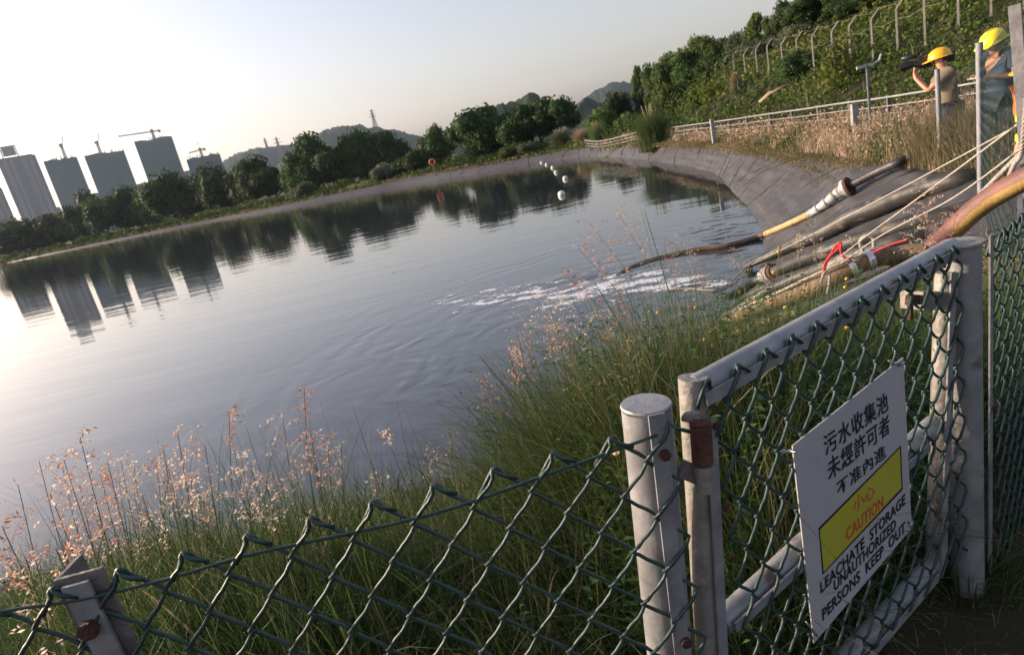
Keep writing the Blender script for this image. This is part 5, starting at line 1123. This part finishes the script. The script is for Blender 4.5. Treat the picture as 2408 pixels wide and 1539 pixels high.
# discharge hose: black pipe, flange, wrapped elbow, yellowish hose into the foam
A = on(2160, 380, .10); B = on(2080, 418, .13); C1 = on(2000, 462, .16)
A2 = atd(2215, 355, np.hypot(A[0], A[1])*.99)
base = on(1998, 470); tH = thing('discharge_hose', 'long hose from a black pipe over a white wrapped elbow into the foam', 'hose', base)
blk = crom([on(2190, 380, .08), on(2160, 384, .13), on(2120, 402, .16), on(2060, 430, .18), on(2000, 463, .2)], 6); part('black_pipe', MB().tube(blk, .075, 14), M['black'], tH, smooth=True)
f0 = blk[-1]; fd = nrm(blk[-1]-blk[-3]); part('flange', MB().tube([f0, f0+fd*.05], .17, 20), M['rust'], tH, smooth='auto'); part('flange', MB().tube([f0+fd*.055, f0+fd*.11], .165, 20), M['whitehose'], tH, smooth='auto')
for k in range(6):
    a_ = k*math.pi/3+.3; s_ = nrm(np.cross(fd, [0, 0, 1])); u_ = np.cross(s_, fd); c = f0+fd*.11+(s_*math.cos(a_)+u_*math.sin(a_))*.135; hexbolt(c, fd, .018, 'bolt', tH, 'rust')
wh = crom([f0+fd*.1, on(1975, 474, .17), on(1945, 492, .13), on(1910, 512, .1)], 6); part('wrapped_elbow', MB().tube(wh, np.linspace(.12, .07, len(wh))+.006*np.sin(np.arange(len(wh))*2.1), 14), M['whitehose'], tH, smooth=True)
for k in (3, 6, 9, 12, 15): part('strap', MB().tube([wh[k]-nrm(wh[k+1]-wh[k])*.015, wh[k]+nrm(wh[k+1]-wh[k])*.015], np.interp(k, [0, 18], [.135, .085]), 14), M['galvold'], tH)
yh = crom([wh[-1], on(1860, 533, .08), on(1790, 562, .08), on(1720, 580, .05), on(1640, 590, .03), on(1560, 604, .0), on(1500, 622, -.005), on(1460, 640, -.02), on(1436, 657, -.09)], 7)
M['whose'] = pm('wet_brown_hose', (.1, .07, .045), (.17, .12, .08), 7, .35, .3, 40)
i_ = 13; part('yellow_hose', MB().tube(yh[:i_+1], .062, 12), M['yhose'], tH, smooth=True); part('wet_hose', MB().tube(yh[i_:], np.linspace(.062, .055, len(yh)-i_), 12), M['whose'], tH, smooth=True)
part('clamp', MB().tube([wh[-1]-.0, wh[-1]+nrm(yh[1]-yh[0])*.05], .078, 12), M['tape'], tH, smooth='auto')
# big black pipes side by side
tubething('black_pipe', 'uppermost big black pipe, its tied end at the water', 'pipe', [on(1752, 634, .05), on(1830, 606, .12), on(1940, 565, .16), on(2060, 515, .18), on(2180, 460, .12), on(2270, 425, .02), on(2330, 405, -.15)], [.05, .12, .14, .14, .14], 'hdpe', 16, 'big black pipes on the liner')
pe = on(1752, 634, .05); tag(part('twine_lashing', MB().tube([pe+np.array([.1, .0, .1]), pe+np.array([.14, .05, -.05]), pe+np.array([.02, -.08, -.08]), pe+np.array([.1, 0, .1])], .02, 6), M['rope'], None, smooth=True), 'dirty cord tied round the end of the uppermost black pipe', 'cord')
o2, C2_ = tubething('black_pipe', 'second big black pipe with a silver coupling near the water', 'pipe', [on(1700, 702, -.04), on(1780, 668, .06), on(1860, 640, .12), on(1960, 610, .15), on(2080, 565, .12), on(2200, 515, .02), on(2260, 490, -.12)], [.06, .09, .1, .11, .11], 'hdpe', 16, 'big black pipes on the liner')
def coupling(C, i, r, label):
    d = nrm(C[i+1]-C[i]); t = thing('pipe_coupling', label, 'coupling', C[i])
    for k, (o_, rr, mt_) in enumerate([(-.16, r*1.12, 'tape'), (-.06, r*1.3, 'galvold'), (.03, r*1.3, 'galvold'), (.12, r*1.12, 'rust')]):
        part('ring', MB().tube([C[i]+d*o_, C[i]+d*(o_+.07)], rr, 16), M[mt_], t, smooth='auto')
    part('clamp_bolt', MB().box(C[i]+np.array([0, 0, r*1.45]), .06, .09, .06), M['rust'], t)
coupling(C2_, 11, .105, 'silver ringed coupling with a rusty edge joining the second black pipe')
tubething('black_pipe', 'third big black pipe, lying just above the brown hose', 'pipe', [on(1712, 738, -.03), on(1780, 706, .05), on(1870, 672, .1), on(1980, 636, .13), on(2100, 590, .1), on(2190, 550, .0), on(2240, 530, -.12)], [.05, .085, .09, .1, .1], 'hdpe', 16, 'big black pipes on the liner')
tubething('black_hose', 'thin black hose sinking into the water below the pipe ends', 'hose', [on(1716, 722, -.05), on(1760, 700, .03), on(1820, 672, .05)], .05, 'hdpe', 10)
bh, CB = tubething('brown_hose', 'thick light brown wrapped hose nearest the gate, with silver tape', 'hose', [on(1660, 800, .02), on(1730, 765, .1), on(1820, 734, .14), on(1930, 700, .16), on(2030, 655, .18), on(2110, 615, .08), on(2190, 580, -.05)], [.06, .09, .1, .1, .09], 'brownhose', 16)
for k in (30, 33): tag(part('silver_tape', MB().tube([CB[k]-nrm(CB[k+1]-CB[k])*.03, CB[k]+nrm(CB[k+1]-CB[k])*.03], .123, 14), M['tape'], bh, smooth='auto'))
up = np.array([-.06, -.05, .1]); tubething('rope', 'pale rope lying along the brown hose', 'rope', [CB[10]+up, CB[18]+up*1.05, CB[24]+up*1.1+np.array([0, 0, .03]), CB[32]+up, CB[38]+up+np.array([.1, .1, 0])], .018, 'rope', 6)
tubething('old_pipe', 'brown pipe end half hidden in the grass below the brown hose', 'pipe', [on(1700, 795, .0), on(1790, 768, .05), on(1880, 742, .05)], .05, 'brownhose', 10)
# orange hose at the right
oA = atd(2190, 590, 4.1); oB = atd(2240, 540, 4.15); oC = atd(2310, 478, 4.1); oD = atd(2400, 425, 4.0); oE = atd(2520, 370, 3.9); CO = crom([oA, oB, oC, oD, oE], 10)
tO = thing('suction_hose', 'very thick red-brown and golden ribbed hose rising to the right edge', 'hose', CO[10]); m_ = len(CO)
V = []; n_ = 20
M['redhalf'] = pm('faded_red_rubber', (.11, .05, .04), (.19, .07, .05), 5, .6, .2, 30, c3=(.2, .14, .11), s3=4, th3=.62); M['goldhalf'] = pm('golden_ribbed_rubber', (.32, .2, .06), (.42, .28, .1), 5, .6, .2, 60)
def halfshell(lo_, hi_, mat, name, rib):
    rows = []; fine = crom(CO, 6)
    for i, p in enumerate(fine):
        t_ = nrm(fine[min(i+1, len(fine)-1)]-fine[max(i-1, 0)]); s_ = nrm(np.cross(t_, [0, 0, 1])); u_ = np.cross(s_, t_); r_ = .054+(rib*(1 if i % 3 == 0 else 0))
        rows.append([p+(s_*math.cos(q)+u_*math.sin(q))*r_ for q in np.linspace(lo_, hi_, 12)])
    part(name, MB().grid(rows), M[mat], tO, smooth=True)
halfshell(math.radians(-5), math.radians(185), 'redhalf', 'upper_side', .001); halfshell(math.radians(185), math.radians(355), 'goldhalf', 'ribbed_side', .0035)
# ropes from the right edge down to the pipes
def rope(label, pts, r=.011, twist=False, mat='rope', name='rope'):
    P = crom([atd(u, v, D) for u, v, D in pts], 8)
    if not twist: o = part(name, MB().tube(P, r, 6), M[mat], None, smooth=True)
    else:
        mb = MB(); F_ = crom(P, 5)
        for s in range(3):
            Q = []
            for i, p in enumerate(F_):
                t_ = nrm(F_[min(i+1, len(F_)-1)]-F_[max(i-1, 0)]); a = nrm(np.cross(t_, [0, 0, 1])); b = np.cross(t_, a); g = i*.55+s*2.094; Q.append(p+(a*math.cos(g)+b*math.sin(g))*r*.62)
            mb.tube(Q, r*.62, 5)
        o = part(name, mb, M[mat], None, smooth=True); o['kind'] = 'thing'
    return tag(o, label, 'rope')
wD = float(np.hypot(*on(1764, 624)[:2]))
rope('thin rope highest of the set, running down to the end of the uppermost pipe', [(1745, 636, wD), (1764, 624, wD*.98), (1900, 556, 8), (2122, 440, 6.2), (2250, 372, 5.4), (2371, 307, 4.8), (2470, 255, 4.4)], .0055)
rope('taut pale rope crossing in front of the black pipes to the red string', [(1930, 640, 8.0), (2030, 560, 7.0), (2138, 481, 6.0), (2262, 390, 5.2), (2390, 294, 4.5), (2480, 226, 4.2)], .0065)
rope('slack pale rope below the taut one', [(1975, 620, 7.2), (2058, 562, 6.6), (2130, 522, 6.0), (2219, 478, 5.3), (2300, 425, 4.9), (2403, 347, 4.4), (2480, 290, 4.2)], .006)
rope('thick twisted rope running down along the red-brown hose', [(2225, 545, 4.3), (2262, 500, 4.3), (2312, 449, 4.25), (2360, 400, 4.2), (2407, 353, 4.1), (2470, 285, 4.0)], .011, True)
rope('second twisted rope hanging beside the thick one at the right edge', [(2370, 420, 4.15), (2385, 385, 4.12), (2400, 360, 4.1), (2412, 250, 4.0), (2420, 140, 3.95)], .010, True)
rope('white rope loop tied round the second black pipe', [(1930, 665, 7.6), (1938, 640, 7.6), (1950, 650, 7.6), (1945, 690, 7.5)], .014, True)
rope('curled white rope end beside the red string', [(2028, 590, 7.3), (2022, 568, 7.3), (2035, 555, 7.3), (2052, 560, 7.3), (2054, 580, 7.3)], .016, True)
tR_ = thing('red_string', 'tangle of bright red string on the black pipes', 'string', atd(1960, 600, 7.6))
for k in range(7):
    j = lambda: random.uniform(-4, 4); part('strand', MB().tube(crom([atd(1936+j(), 642+j(), 7.6), atd(1944+j(), 612+j(), 7.6), atd(1966+j(), 582+j(), 7.55), atd(1976+j()*.5, 571+j()*.5, 7.5)], 5), .009, 5), M['redrope'], tR_, smooth=True)
part('strand', MB().tube(crom([atd(1978, 571, 7.5), atd(1976, 590, 7.5), atd(1984, 605, 7.5), atd(2003, 610, 7.5)], 5), .012, 5), M['redrope'], tR_, smooth=True)
rope('thin red string trailing right along the third black pipe', [(2050, 594, 7.0), (2090, 576, 6.9), (2135, 562, 6.8)], .008, mat='redrope', name='red_twine')
# chain and floating rope at the pipe ends
tubething('floating_rope', 'dirty floating rope in the foam at the pipe ends', 'rope', [on(1560, 684, .01), on(1620, 680, .015), on(1680, 684, .02), on(1715, 668, .03), on(1750, 640, .06)], .014, 'rope', 5)
# folds and seams of the liner, scum line
def near_i(x, y, A_): return int(np.argmin(np.hypot(A_[:, 0]-x, A_[:, 1]-y)))
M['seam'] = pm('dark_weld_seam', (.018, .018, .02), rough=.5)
k = 0; last = None
ia = near_i(-3, 5.7, WL); order = [(near_i(6.1, 14.5, WL)-20+j) % NSH for j in range(0, 400)]
for j in order:
    p = WL[j]; 
    if last is None or np.hypot(*(p-last)) > random.choice([2.2, 3.4, 4.6]):
        last = p; pts = [linpt(j+.8*math.sin(q*4+j)*(1-q)*.4, q, .006) for q in np.linspace(0, .99, 9)]
        if np.hypot(*p) < 95: part('weld_seam', MB().tube(pts, np.linspace(.012, .02, 9)*max(1, np.hypot(*p)/26), 5, flat=.5), M['seam'], liner, smooth=True)
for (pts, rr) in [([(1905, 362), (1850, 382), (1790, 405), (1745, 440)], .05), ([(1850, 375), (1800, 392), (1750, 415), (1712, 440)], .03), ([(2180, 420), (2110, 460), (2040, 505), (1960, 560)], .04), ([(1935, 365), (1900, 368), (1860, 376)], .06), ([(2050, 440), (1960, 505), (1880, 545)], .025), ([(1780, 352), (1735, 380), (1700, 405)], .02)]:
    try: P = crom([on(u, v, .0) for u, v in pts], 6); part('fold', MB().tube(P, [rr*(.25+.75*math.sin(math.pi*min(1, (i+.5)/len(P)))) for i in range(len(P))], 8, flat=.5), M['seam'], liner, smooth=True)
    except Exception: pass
i0 = near_i(10.4, 31, WL); i1 = near_i(5.6, 13.4, WL)
if i0 > i1: i1 += NSH
else: pass
rg_ = list(range(i0, i1+1)) if i1-i0 < 300 else list(range(i1 % NSH, i0+1))
lo_r = []; hi_r = []
for j in range(min(i0, i1), max(i0, i1)+1):
    w_ = .035+.05*abs(noise.noise(Vector((j*.6, 0, 2)))); a = linpt(j, .012, .006); b = linpt(j, .03+w_*.9, .008); lo_r.append(a); hi_r.append(b)
if 5 < len(lo_r) < NSH*.6: part('scum_line', MB().grid([lo_r, hi_r]), M['scum'], liner)

# ================================================================ FOAM ON THE WATER
c_out = atz(1436, 655, 0); mbf = MB(); s = .026
path = [atz(u, v, 0) for u, v in [(1735, 662), (1640, 672), (1540, 668), (1440, 668), (1340, 690), (1240, 690), (1140, 700), (1010, 712)]]; wid = [.2, .5, .75, .8, .85, .95, .95, .5]; den_ = [.56, .5, .42, .42, .48, .54, .58, .66]
pa = np.array([p[:2] for p in path]); xs = np.arange(pa[:, 0].min()-1.2, pa[:, 0].max()+1, s); ys = np.arange(pa[:, 1].min()-1.5, pa[:, 1].max()+1.5, s)
vi = {}
def vid(i, j):
    if (i, j) not in vi:
        vi[(i, j)] = len(mbf.v); x_, y_ = xs[0]+i*s, ys[0]+j*s; mbf.v.append((x_+.5*s*noise.noise(Vector((x_*20, y_*20, 1))), y_+.5*s*noise.noise(Vector((x_*20, y_*20, 7))), .005+.004*noise.noise(Vector((x_*9, y_*9, 3)))))
    return vi[(i, j)]
for i in range(len(xs)):
    for j in range(len(ys)):
        x_, y_ = xs[i], ys[j]; best = 9; dn = .6
        for k in range(len(pa)-1):
            a, b = pa[k], pa[k+1]; ab = b-a; t_ = max(0, min(1, ((x_-a[0])*ab[0]+(y_-a[1])*ab[1])/(ab@ab))); q = a+ab*t_; d = math.hypot(x_-q[0], y_-q[1])/(wid[k]*(1-t_)+wid[k+1]*t_)
            if d < best: best = d; dn = den_[k]*(1-t_)+den_[k+1]*t_
        if best < 1.6:
            v_ = Vector((x_*1.6+.5*y_, y_*3.2, 0)); nz = .5+.5*noise.noise(v_*1.1)+.32*noise.noise(v_*3)+.22*noise.noise(v_*8)+.12*noise.noise(v_*17)
            if nz > dn+.34*max(0, best-.35)+.02: mbf.f.append((vid(i, j), vid(i+1, j), vid(i+1, j+1), vid(i, j+1)))
tag(part('foam', mbf, M['foam'], None, smooth=True), kind='stuff')
sp = MB()
for k in range(60):
    u = random.gauss(1300, 260); v = 700+random.gauss(0, 60); p = atz(u, v, .003); sp.tube([p, p+np.array([0, 0, .004])], random.uniform(.01, .03), 6)
for (u, v) in [(928, 640), (940, 638), (985, 630), (993, 628), (1240, 762), (1255, 760)]: p = atz(u, v, .003); sp.ball(p, .05, 6, 4, (1.6, .7, .15), .3)
tag(part('floating_scum', sp, M['scum'], None), kind='stuff')

# ================================================================ PEOPLE
M['skin'] = pm('skin', (.42, .21, .13), (.48, .25, .16), 6, .55); M['hair'] = pm('black_hair', (.012, .01, .009), rough=.6)
M['tee'] = pm('olive_brown_shirt', (.16, .13, .085), (.2, .16, .11), 6, .9, .5, 9); M['navy'] = pm('navy_shirt', (.035, .05, .09), (.05, .07, .12), 6, .9, .5, 9); M['jeans'] = pm('dark_trousers', (.03, .035, .055), (.05, .055, .08), 8, .9, .4, 9)
M['hatamber'] = pm('amber_helmet', (.85, .4, .01), (.88, .44, .015), 3, .28, spec=.6); M['hatyellow'] = pm('yellow_helmet', (.85, .68, .03), (.88, .72, .04), 3, .28, spec=.6)
M['camblack'] = pm('black_camera_body', (.015, .015, .017), rough=.4); M['lens'] = pm('lens_glass', (.02, .02, .03), rough=.08); M['vest'] = pm('orange_vest', (.85, .16, .03), (.9, .2, .04), 6, .7); M['vestyel'] = pm('yellow_reflective_strip', (.75, .85, .05), rough=.5); M['paper'] = pm('paper', (.7, .7, .68), rough=.8)
def skinned(name, verts, edges, radii, root, mat, parent, sub=2):
    me = bpy.data.meshes.new(name); me.from_pydata([tuple(map(float, v)) for v in verts], edges, []); o = bpy.data.objects.new('tmp_skin', me); COL.objects.link(o)
    md = o.modifiers.new('s', 'SKIN'); md.use_smooth_shade = True; sv = me.skin_vertices[0].data
    for i, r_ in enumerate(radii): sv[i].radius = (r_, r_) if not hasattr(r_, '__len__') else r_; sv[i].use_root = (i == root)
    m2 = o.modifiers.new('u', 'SUBSURF'); m2.levels = sub; m2.render_levels = sub
    dg = bpy.context.evaluated_depsgraph_get(); dg.update(); res = bpy.data.meshes.new_from_object(o.evaluated_get(dg)); bpy.data.objects.remove(o)
    return link(name, res, M[mat], parent, True)
def person(loc, rz, label, J, shirt, trousers, hat, cap=None, name='person'):
    """J: joints in the figure's own frame (x to its right, y forward, z up)"""
    t = thing(name, label, 'person', loc, rz); g = lambda k: J[k]
    keys = ['pelvis', 'waist', 'chest', 'neck', 'headb', 'headm', 'headt', 'shL', 'elL', 'wrL', 'haL', 'shR', 'elR', 'wrR', 'haR', 'hipL', 'knL', 'anL', 'toL', 'hipR', 'knR', 'anR', 'toR']; ix = {k: i for i, k in enumerate(keys)}
    rad = dict(pelvis=(.15, .105), waist=(.135, .095), chest=(.16, .115), neck=.055, headb=.075, headm=.088, headt=.07, shL=.062, elL=.042, wrL=.029, haL=.033, shR=.062, elR=.042, wrR=.029, haR=.033, hipL=.085, knL=.06, anL=.04, toL=.035, hipR=.085, knR=.06, anR=.04, toR=.035)
    ed = [('pelvis', 'waist'), ('waist', 'chest'), ('chest', 'neck'), ('neck', 'headb'), ('headb', 'headm'), ('headm', 'headt'), ('chest', 'shL'), ('shL', 'elL'), ('elL', 'wrL'), ('wrL', 'haL'), ('chest', 'shR'), ('shR', 'elR'), ('elR', 'wrR'), ('wrR', 'haR'), ('pelvis', 'hipL'), ('hipL', 'knL'), ('knL', 'anL'), ('anL', 'toL'), ('pelvis', 'hipR'), ('hipR', 'knR'), ('knR', 'anR'), ('anR', 'toR')]
    V = [J[k] for k in keys]; E_ = [(ix[a], ix[b]) for a, b in ed]; Rr = [rad[k] for k in keys]
    for hand in ('L', 'R'):                                          # five fingers on each hand
        w0 = np.array(J['wr'+hand]); h0 = np.array(J['ha'+hand]); d = nrm(h0-w0); s = nrm(np.cross(d, np.array(J.get('up'+hand, (0, 0, 1)))+.01)); u_ = np.cross(s, d)
        for q in range(4):
            b0 = h0+d*.03+s*(q-1.5)*.019; b1 = b0+d*.028-u_*.012; b2 = b1+d*.012-u_*.026
            i = len(V); V += [b0, b1, b2]; Rr += [.0095, .009, .008]; E_ += [(ix['ha'+hand], i), (i, i+1), (i+1, i+2)]
        b0 = h0-s*.035-d*.0; b1 = b0+d*.025-s*.012; i = len(V); V += [b0, b1]; Rr += [.0105, .009]; E_ += [(ix['ha'+hand], i), (i, i+1)]
    skinned('body', V, E_, Rr, 0, 'skin', t)
    def sub_skin(name, ks, mat, grow, eds, cut={}):
        grow = .042 if name == 'shirt' else .03
        vv = [np.array(J[k], float) for k in ks]
        if name == 'shirt': vv[0] = vv[0]-np.array([0, 0, .07])
        for k, (other, f_) in cut.items(): vv[ks.index(k)] = np.array(J[other])*(1-f_)+np.array(J[k])*f_
        skinned(name, vv, [(ks.index(a), ks.index(b)) for a, b in eds], [tuple(np.array(rad[k] if hasattr(rad[k], '__len__') else (rad[k], rad[k]))+grow) for k in ks], 0, mat, t)
    sub_skin('shirt', ['pelvis', 'waist', 'chest', 'neck', 'shL', 'elL', 'shR', 'elR'], shirt, .022, [('pelvis', 'waist'), ('waist', 'chest'), ('chest', 'neck'), ('chest', 'shL'), ('shL', 'elL'), ('chest', 'shR'), ('shR', 'elR')], {'neck': ('chest', .55), 'elL': ('shL', .72), 'elR': ('shR', .72)})
    sub_skin('trousers', ['pelvis', 'hipL', 'knL', 'anL', 'hipR', 'knR', 'anR'], trousers, .02, [('pelvis', 'hipL'), ('hipL', 'knL'), ('knL', 'anL'), ('pelvis', 'hipR'), ('hipR', 'knR'), ('knR', 'anR')])
    hm = np.array(J['headm']); fw = nrm(J['look']); upv = nrm(np.array(J['headt'])-np.array(J['headb'])); fw = nrm(fw-upv*(fw@upv)); rt = np.cross(fw, upv)
    # face: nose, mouth, eyes, ears, hair
    mb = MB().ball(hm+fw*.094-upv*.012, .016, 8, 6, (1, 1, 1.3)); part('nose', mb, M['skin'], t, smooth=True, local=True)
    for k in (-1, 1):
        part('ear', MB().ball(hm+rt*.09*k-upv*.01, .026, 8, 6, (.6, .9, 1.2)), M['skin'], t, smooth=True, local=True); part('eye', MB().ball(hm+rt*.032*k+fw*.083+upv*.012, .011, 8, 6), M['ink'], t, smooth=True, local=True)
    part('mouth', MB().ball(hm+fw*.083-upv*.055, .016, 8, 5, (1.3, 1.0, .35)), M['redink'], t, smooth=True, local=True)
    rows = []
    for a in np.linspace(0, 1, 6):
        th = -.35+a*1.2; rows.append([hm+(fw*math.cos(q)+rt*math.sin(q))*.098*math.cos(th*.9)+upv*(.095*math.sin(th))-fw*.01 for q in np.linspace(math.radians(75), math.radians(285), 12)])
    part('hair', MB().grid(rows), M['hair'], t, smooth=True, local=True)
    if hat:                                                          # hard hat: dome, ridge, brim and peak
        hc = hm+upv*.03; rows = []
        for a in np.linspace(0, 1, 8):
            th = a*math.pi/2; rows.append([hc+(fw*math.cos(q)*1.16+rt*math.sin(q))*.132*math.cos(th)**.8+upv*.128*math.sin(th) for q in np.linspace(0, 2*math.pi, 25)[:-1]])
        hd = part('hard_hat', MB().grid(rows, closed=True), M[hat], t, smooth=True, local=True)
        rows = []
        for k_, dz_ in ((1.0, .004), (1.15, -.006), (1.16, -.010), (1.0, -.004)):
            r = []
            for q in np.linspace(0, 2*math.pi, 25)[:-1]:
                e_ = (k_-1)*(1+2.6*max(0, math.cos(q))**2); r.append(hc+(fw*math.cos(q)*1.16+rt*math.sin(q))*.132*(1+e_)+upv*(dz_-e_*.03*max(0, math.cos(q))))
            rows.append(r)
        part('brim', MB().grid(rows, closed=True), M[hat], hd, smooth=True, local=True)
        part('ridge', MB().tube([hc+fw*.132*1.16*math.cos(a)+upv*(.130*math.sin(a)) for a in np.linspace(.5, 2.7, 12)], .011, 6), M[hat], hd, smooth=True, local=True)
    return t
g1 = atd(2232, 300, 12.4); z1 = 1.36
hz1 = atd(2224, 108, 12.4)[2]-z1                                      # helmet top above the ground
k1 = hz1-.17
# worker with a video camera on the shoulder: seen from behind his left, aiming to the left
J1 = dict(pelvis=(0, 0, .93), waist=(0, .0, 1.08), chest=(0, .02, 1.32), neck=(0, .05, 1.47), headb=(0, .08, k1-.1), headm=(0, .1, k1), headt=(0, .1, k1+.07), look=(0, 1, -.12),
          shL=(-.17, .02, 1.40), elL=(-.2, .28, 1.20), wrL=(-.08, .42, 1.40), haL=(-.06, .44, 1.46), shR=(.17, .02, 1.40), elR=(.26, .24, 1.2), wrR=(.18, .38, 1.44), haR=(.16, .41, 1.5),
          hipL=(-.1, 0, .88), knL=(-.11, .04, .48), anL=(-.12, 0, .09), toL=(-.13, .14, .04), hipR=(.1, 0, .88), knR=(.11, .04, .48), anR=(.13, 0, .09), toR=(.15, .14, .04), upL=(0, 1, 0), upR=(0, 1, 0))
az1 = math.radians(62)                                               # facing left in the picture
person((g1[0], g1[1], z1), az1, 'worker in olive-brown T-shirt and amber helmet aiming a video camera to the left', J1, 'tee', 'jeans', 'hatamber')
def inframe(loc, rz, p): c_, s_ = math.cos(rz), math.sin(rz); return np.array([loc[0]+p[0]*c_-p[1]*s_, loc[1]+p[0]*s_+p[1]*c_, loc[2]+p[2]])
cam_c = inframe((g1[0], g1[1], z1), az1, (.19, .3, k1-.02)); tV = thing('video_camera', 'black shoulder video camera held by the worker in the amber helmet', 'video camera', cam_c, az1)
part('camera_body', MB().box((0, -.12, .02), .12, .36, .17), M['camblack'], tV, local=True); part('lens_barrel', MB().tube([(0, .05, .02), (0, .16, .02), (0, .17, .02), (0, .3, .01)], [.045, .05, .06, .062], 14), M['camblack'], tV, smooth='auto', local=True)
part('lens_glass', MB().tube([(0, .296, .01), (0, .304, .01)], .05, 14), M['lens'], tV, local=True); part('viewfinder', MB().tube([(-.1, -.02, .0), (-.1, .12, .0)], .032, 10), M['camblack'], tV, smooth='auto', local=True)
part('microphone', MB().tube([(.06, .06, .13), (.06, .1, .14), (.06, .27, .14)], [.02, .034, .034], 10), M['camblack'], tV, smooth=True, local=True); part('handle', MB().tube([(0, .02, .1), (0, .02, .16), (0, -.2, .16), (0, -.22, .1)], .014, 6), M['camblack'], tV, smooth=True, local=True)
part('battery', MB().box((0, -.36, .02), .1, .1, .15), M['camblack'], tV, local=True)
# worker looking down, notebook in hand
g2 = atd(2352, 300, 10.6); z2 = gz(g2[0], g2[1]); hz2 = atd(2345, 64, 10.6)[2]-z2; k2 = hz2-.17
J2 = dict(pelvis=(0, 0, .98), waist=(0, .0, 1.13), chest=(0, .0, 1.37), neck=(0, .04, k2-.19), headb=(0, .07, k2-.1), headm=(0, .1, k2), headt=(0, .12, k2+.07), look=(0, 1, -.5),
          shL=(-.18, .0, 1.45), elL=(-.25, .06, 1.2), wrL=(-.1, .26, 1.23), haL=(-.06, .31, 1.24), shR=(.18, .0, 1.45), elR=(.26, .05, 1.2), wrR=(.14, .25, 1.26), haR=(.1, .3, 1.27),
          hipL=(-.1, 0, .92), knL=(-.11, .03, .5), anL=(-.12, 0, .09), toL=(-.13, .14, .04), hipR=(.1, 0, .92), knR=(.11, .03, .5), anR=(.13, 0, .09), toR=(.15, .14, .04))
az2 = math.radians(100)
person((g2[0], g2[1], z2), az2, 'worker in navy shirt and yellow helmet looking down at a notepad behind the mesh', J2, 'navy', 'jeans', 'hatyellow')
nb = inframe((g2[0], g2[1], z2), az2, (.0, .33, 1.25)); tN = thing('notepad', 'small white notepad in the hands of the worker in the yellow helmet', 'notepad', nb, az2)
part('cover', MB().box((0, 0, 0), .15, .2, .008), M['camblack'], tN, local=True); part('page', MB().box((0, 0, .007), .14, .19, .005), M['paper'], tN, local=True)
# worker in an orange vest, only a sliver at the right edge
g3 = atd(2418, 400, 5.6); z3 = gz(g3[0], g3[1]); J3 = dict(J2); J3.update(elL=(-.2, -.02, 1.18), wrL=(-.17, .1, .98), haL=(-.16, .12, .92), elR=(.2, -.02, 1.18), wrR=(.17, .1, .98), haR=(.16, .12, .92), look=(0, 1, 0), neck=(0, .03, 1.5), headb=(0, .04, 1.55), headm=(0, .05, 1.64), headt=(0, .05, 1.71))
sh3 = lambda q: q
g3 = atd(2462, 300, 6.6); t3 = person((g3[0], g3[1], gz(g3[0], g3[1])-.15), math.radians(95), 'person in an orange vest with yellow stripes, cut by the right edge', J3, 'vest', 'jeans', 'hatyellow')
for z in (1.12, 1.27): part('reflective_strip', MB().tube([(0, 0, z), (0, 0, z+.045)], [.198, .2], 20), M['vestyel'], t3, smooth='auto', local=True)
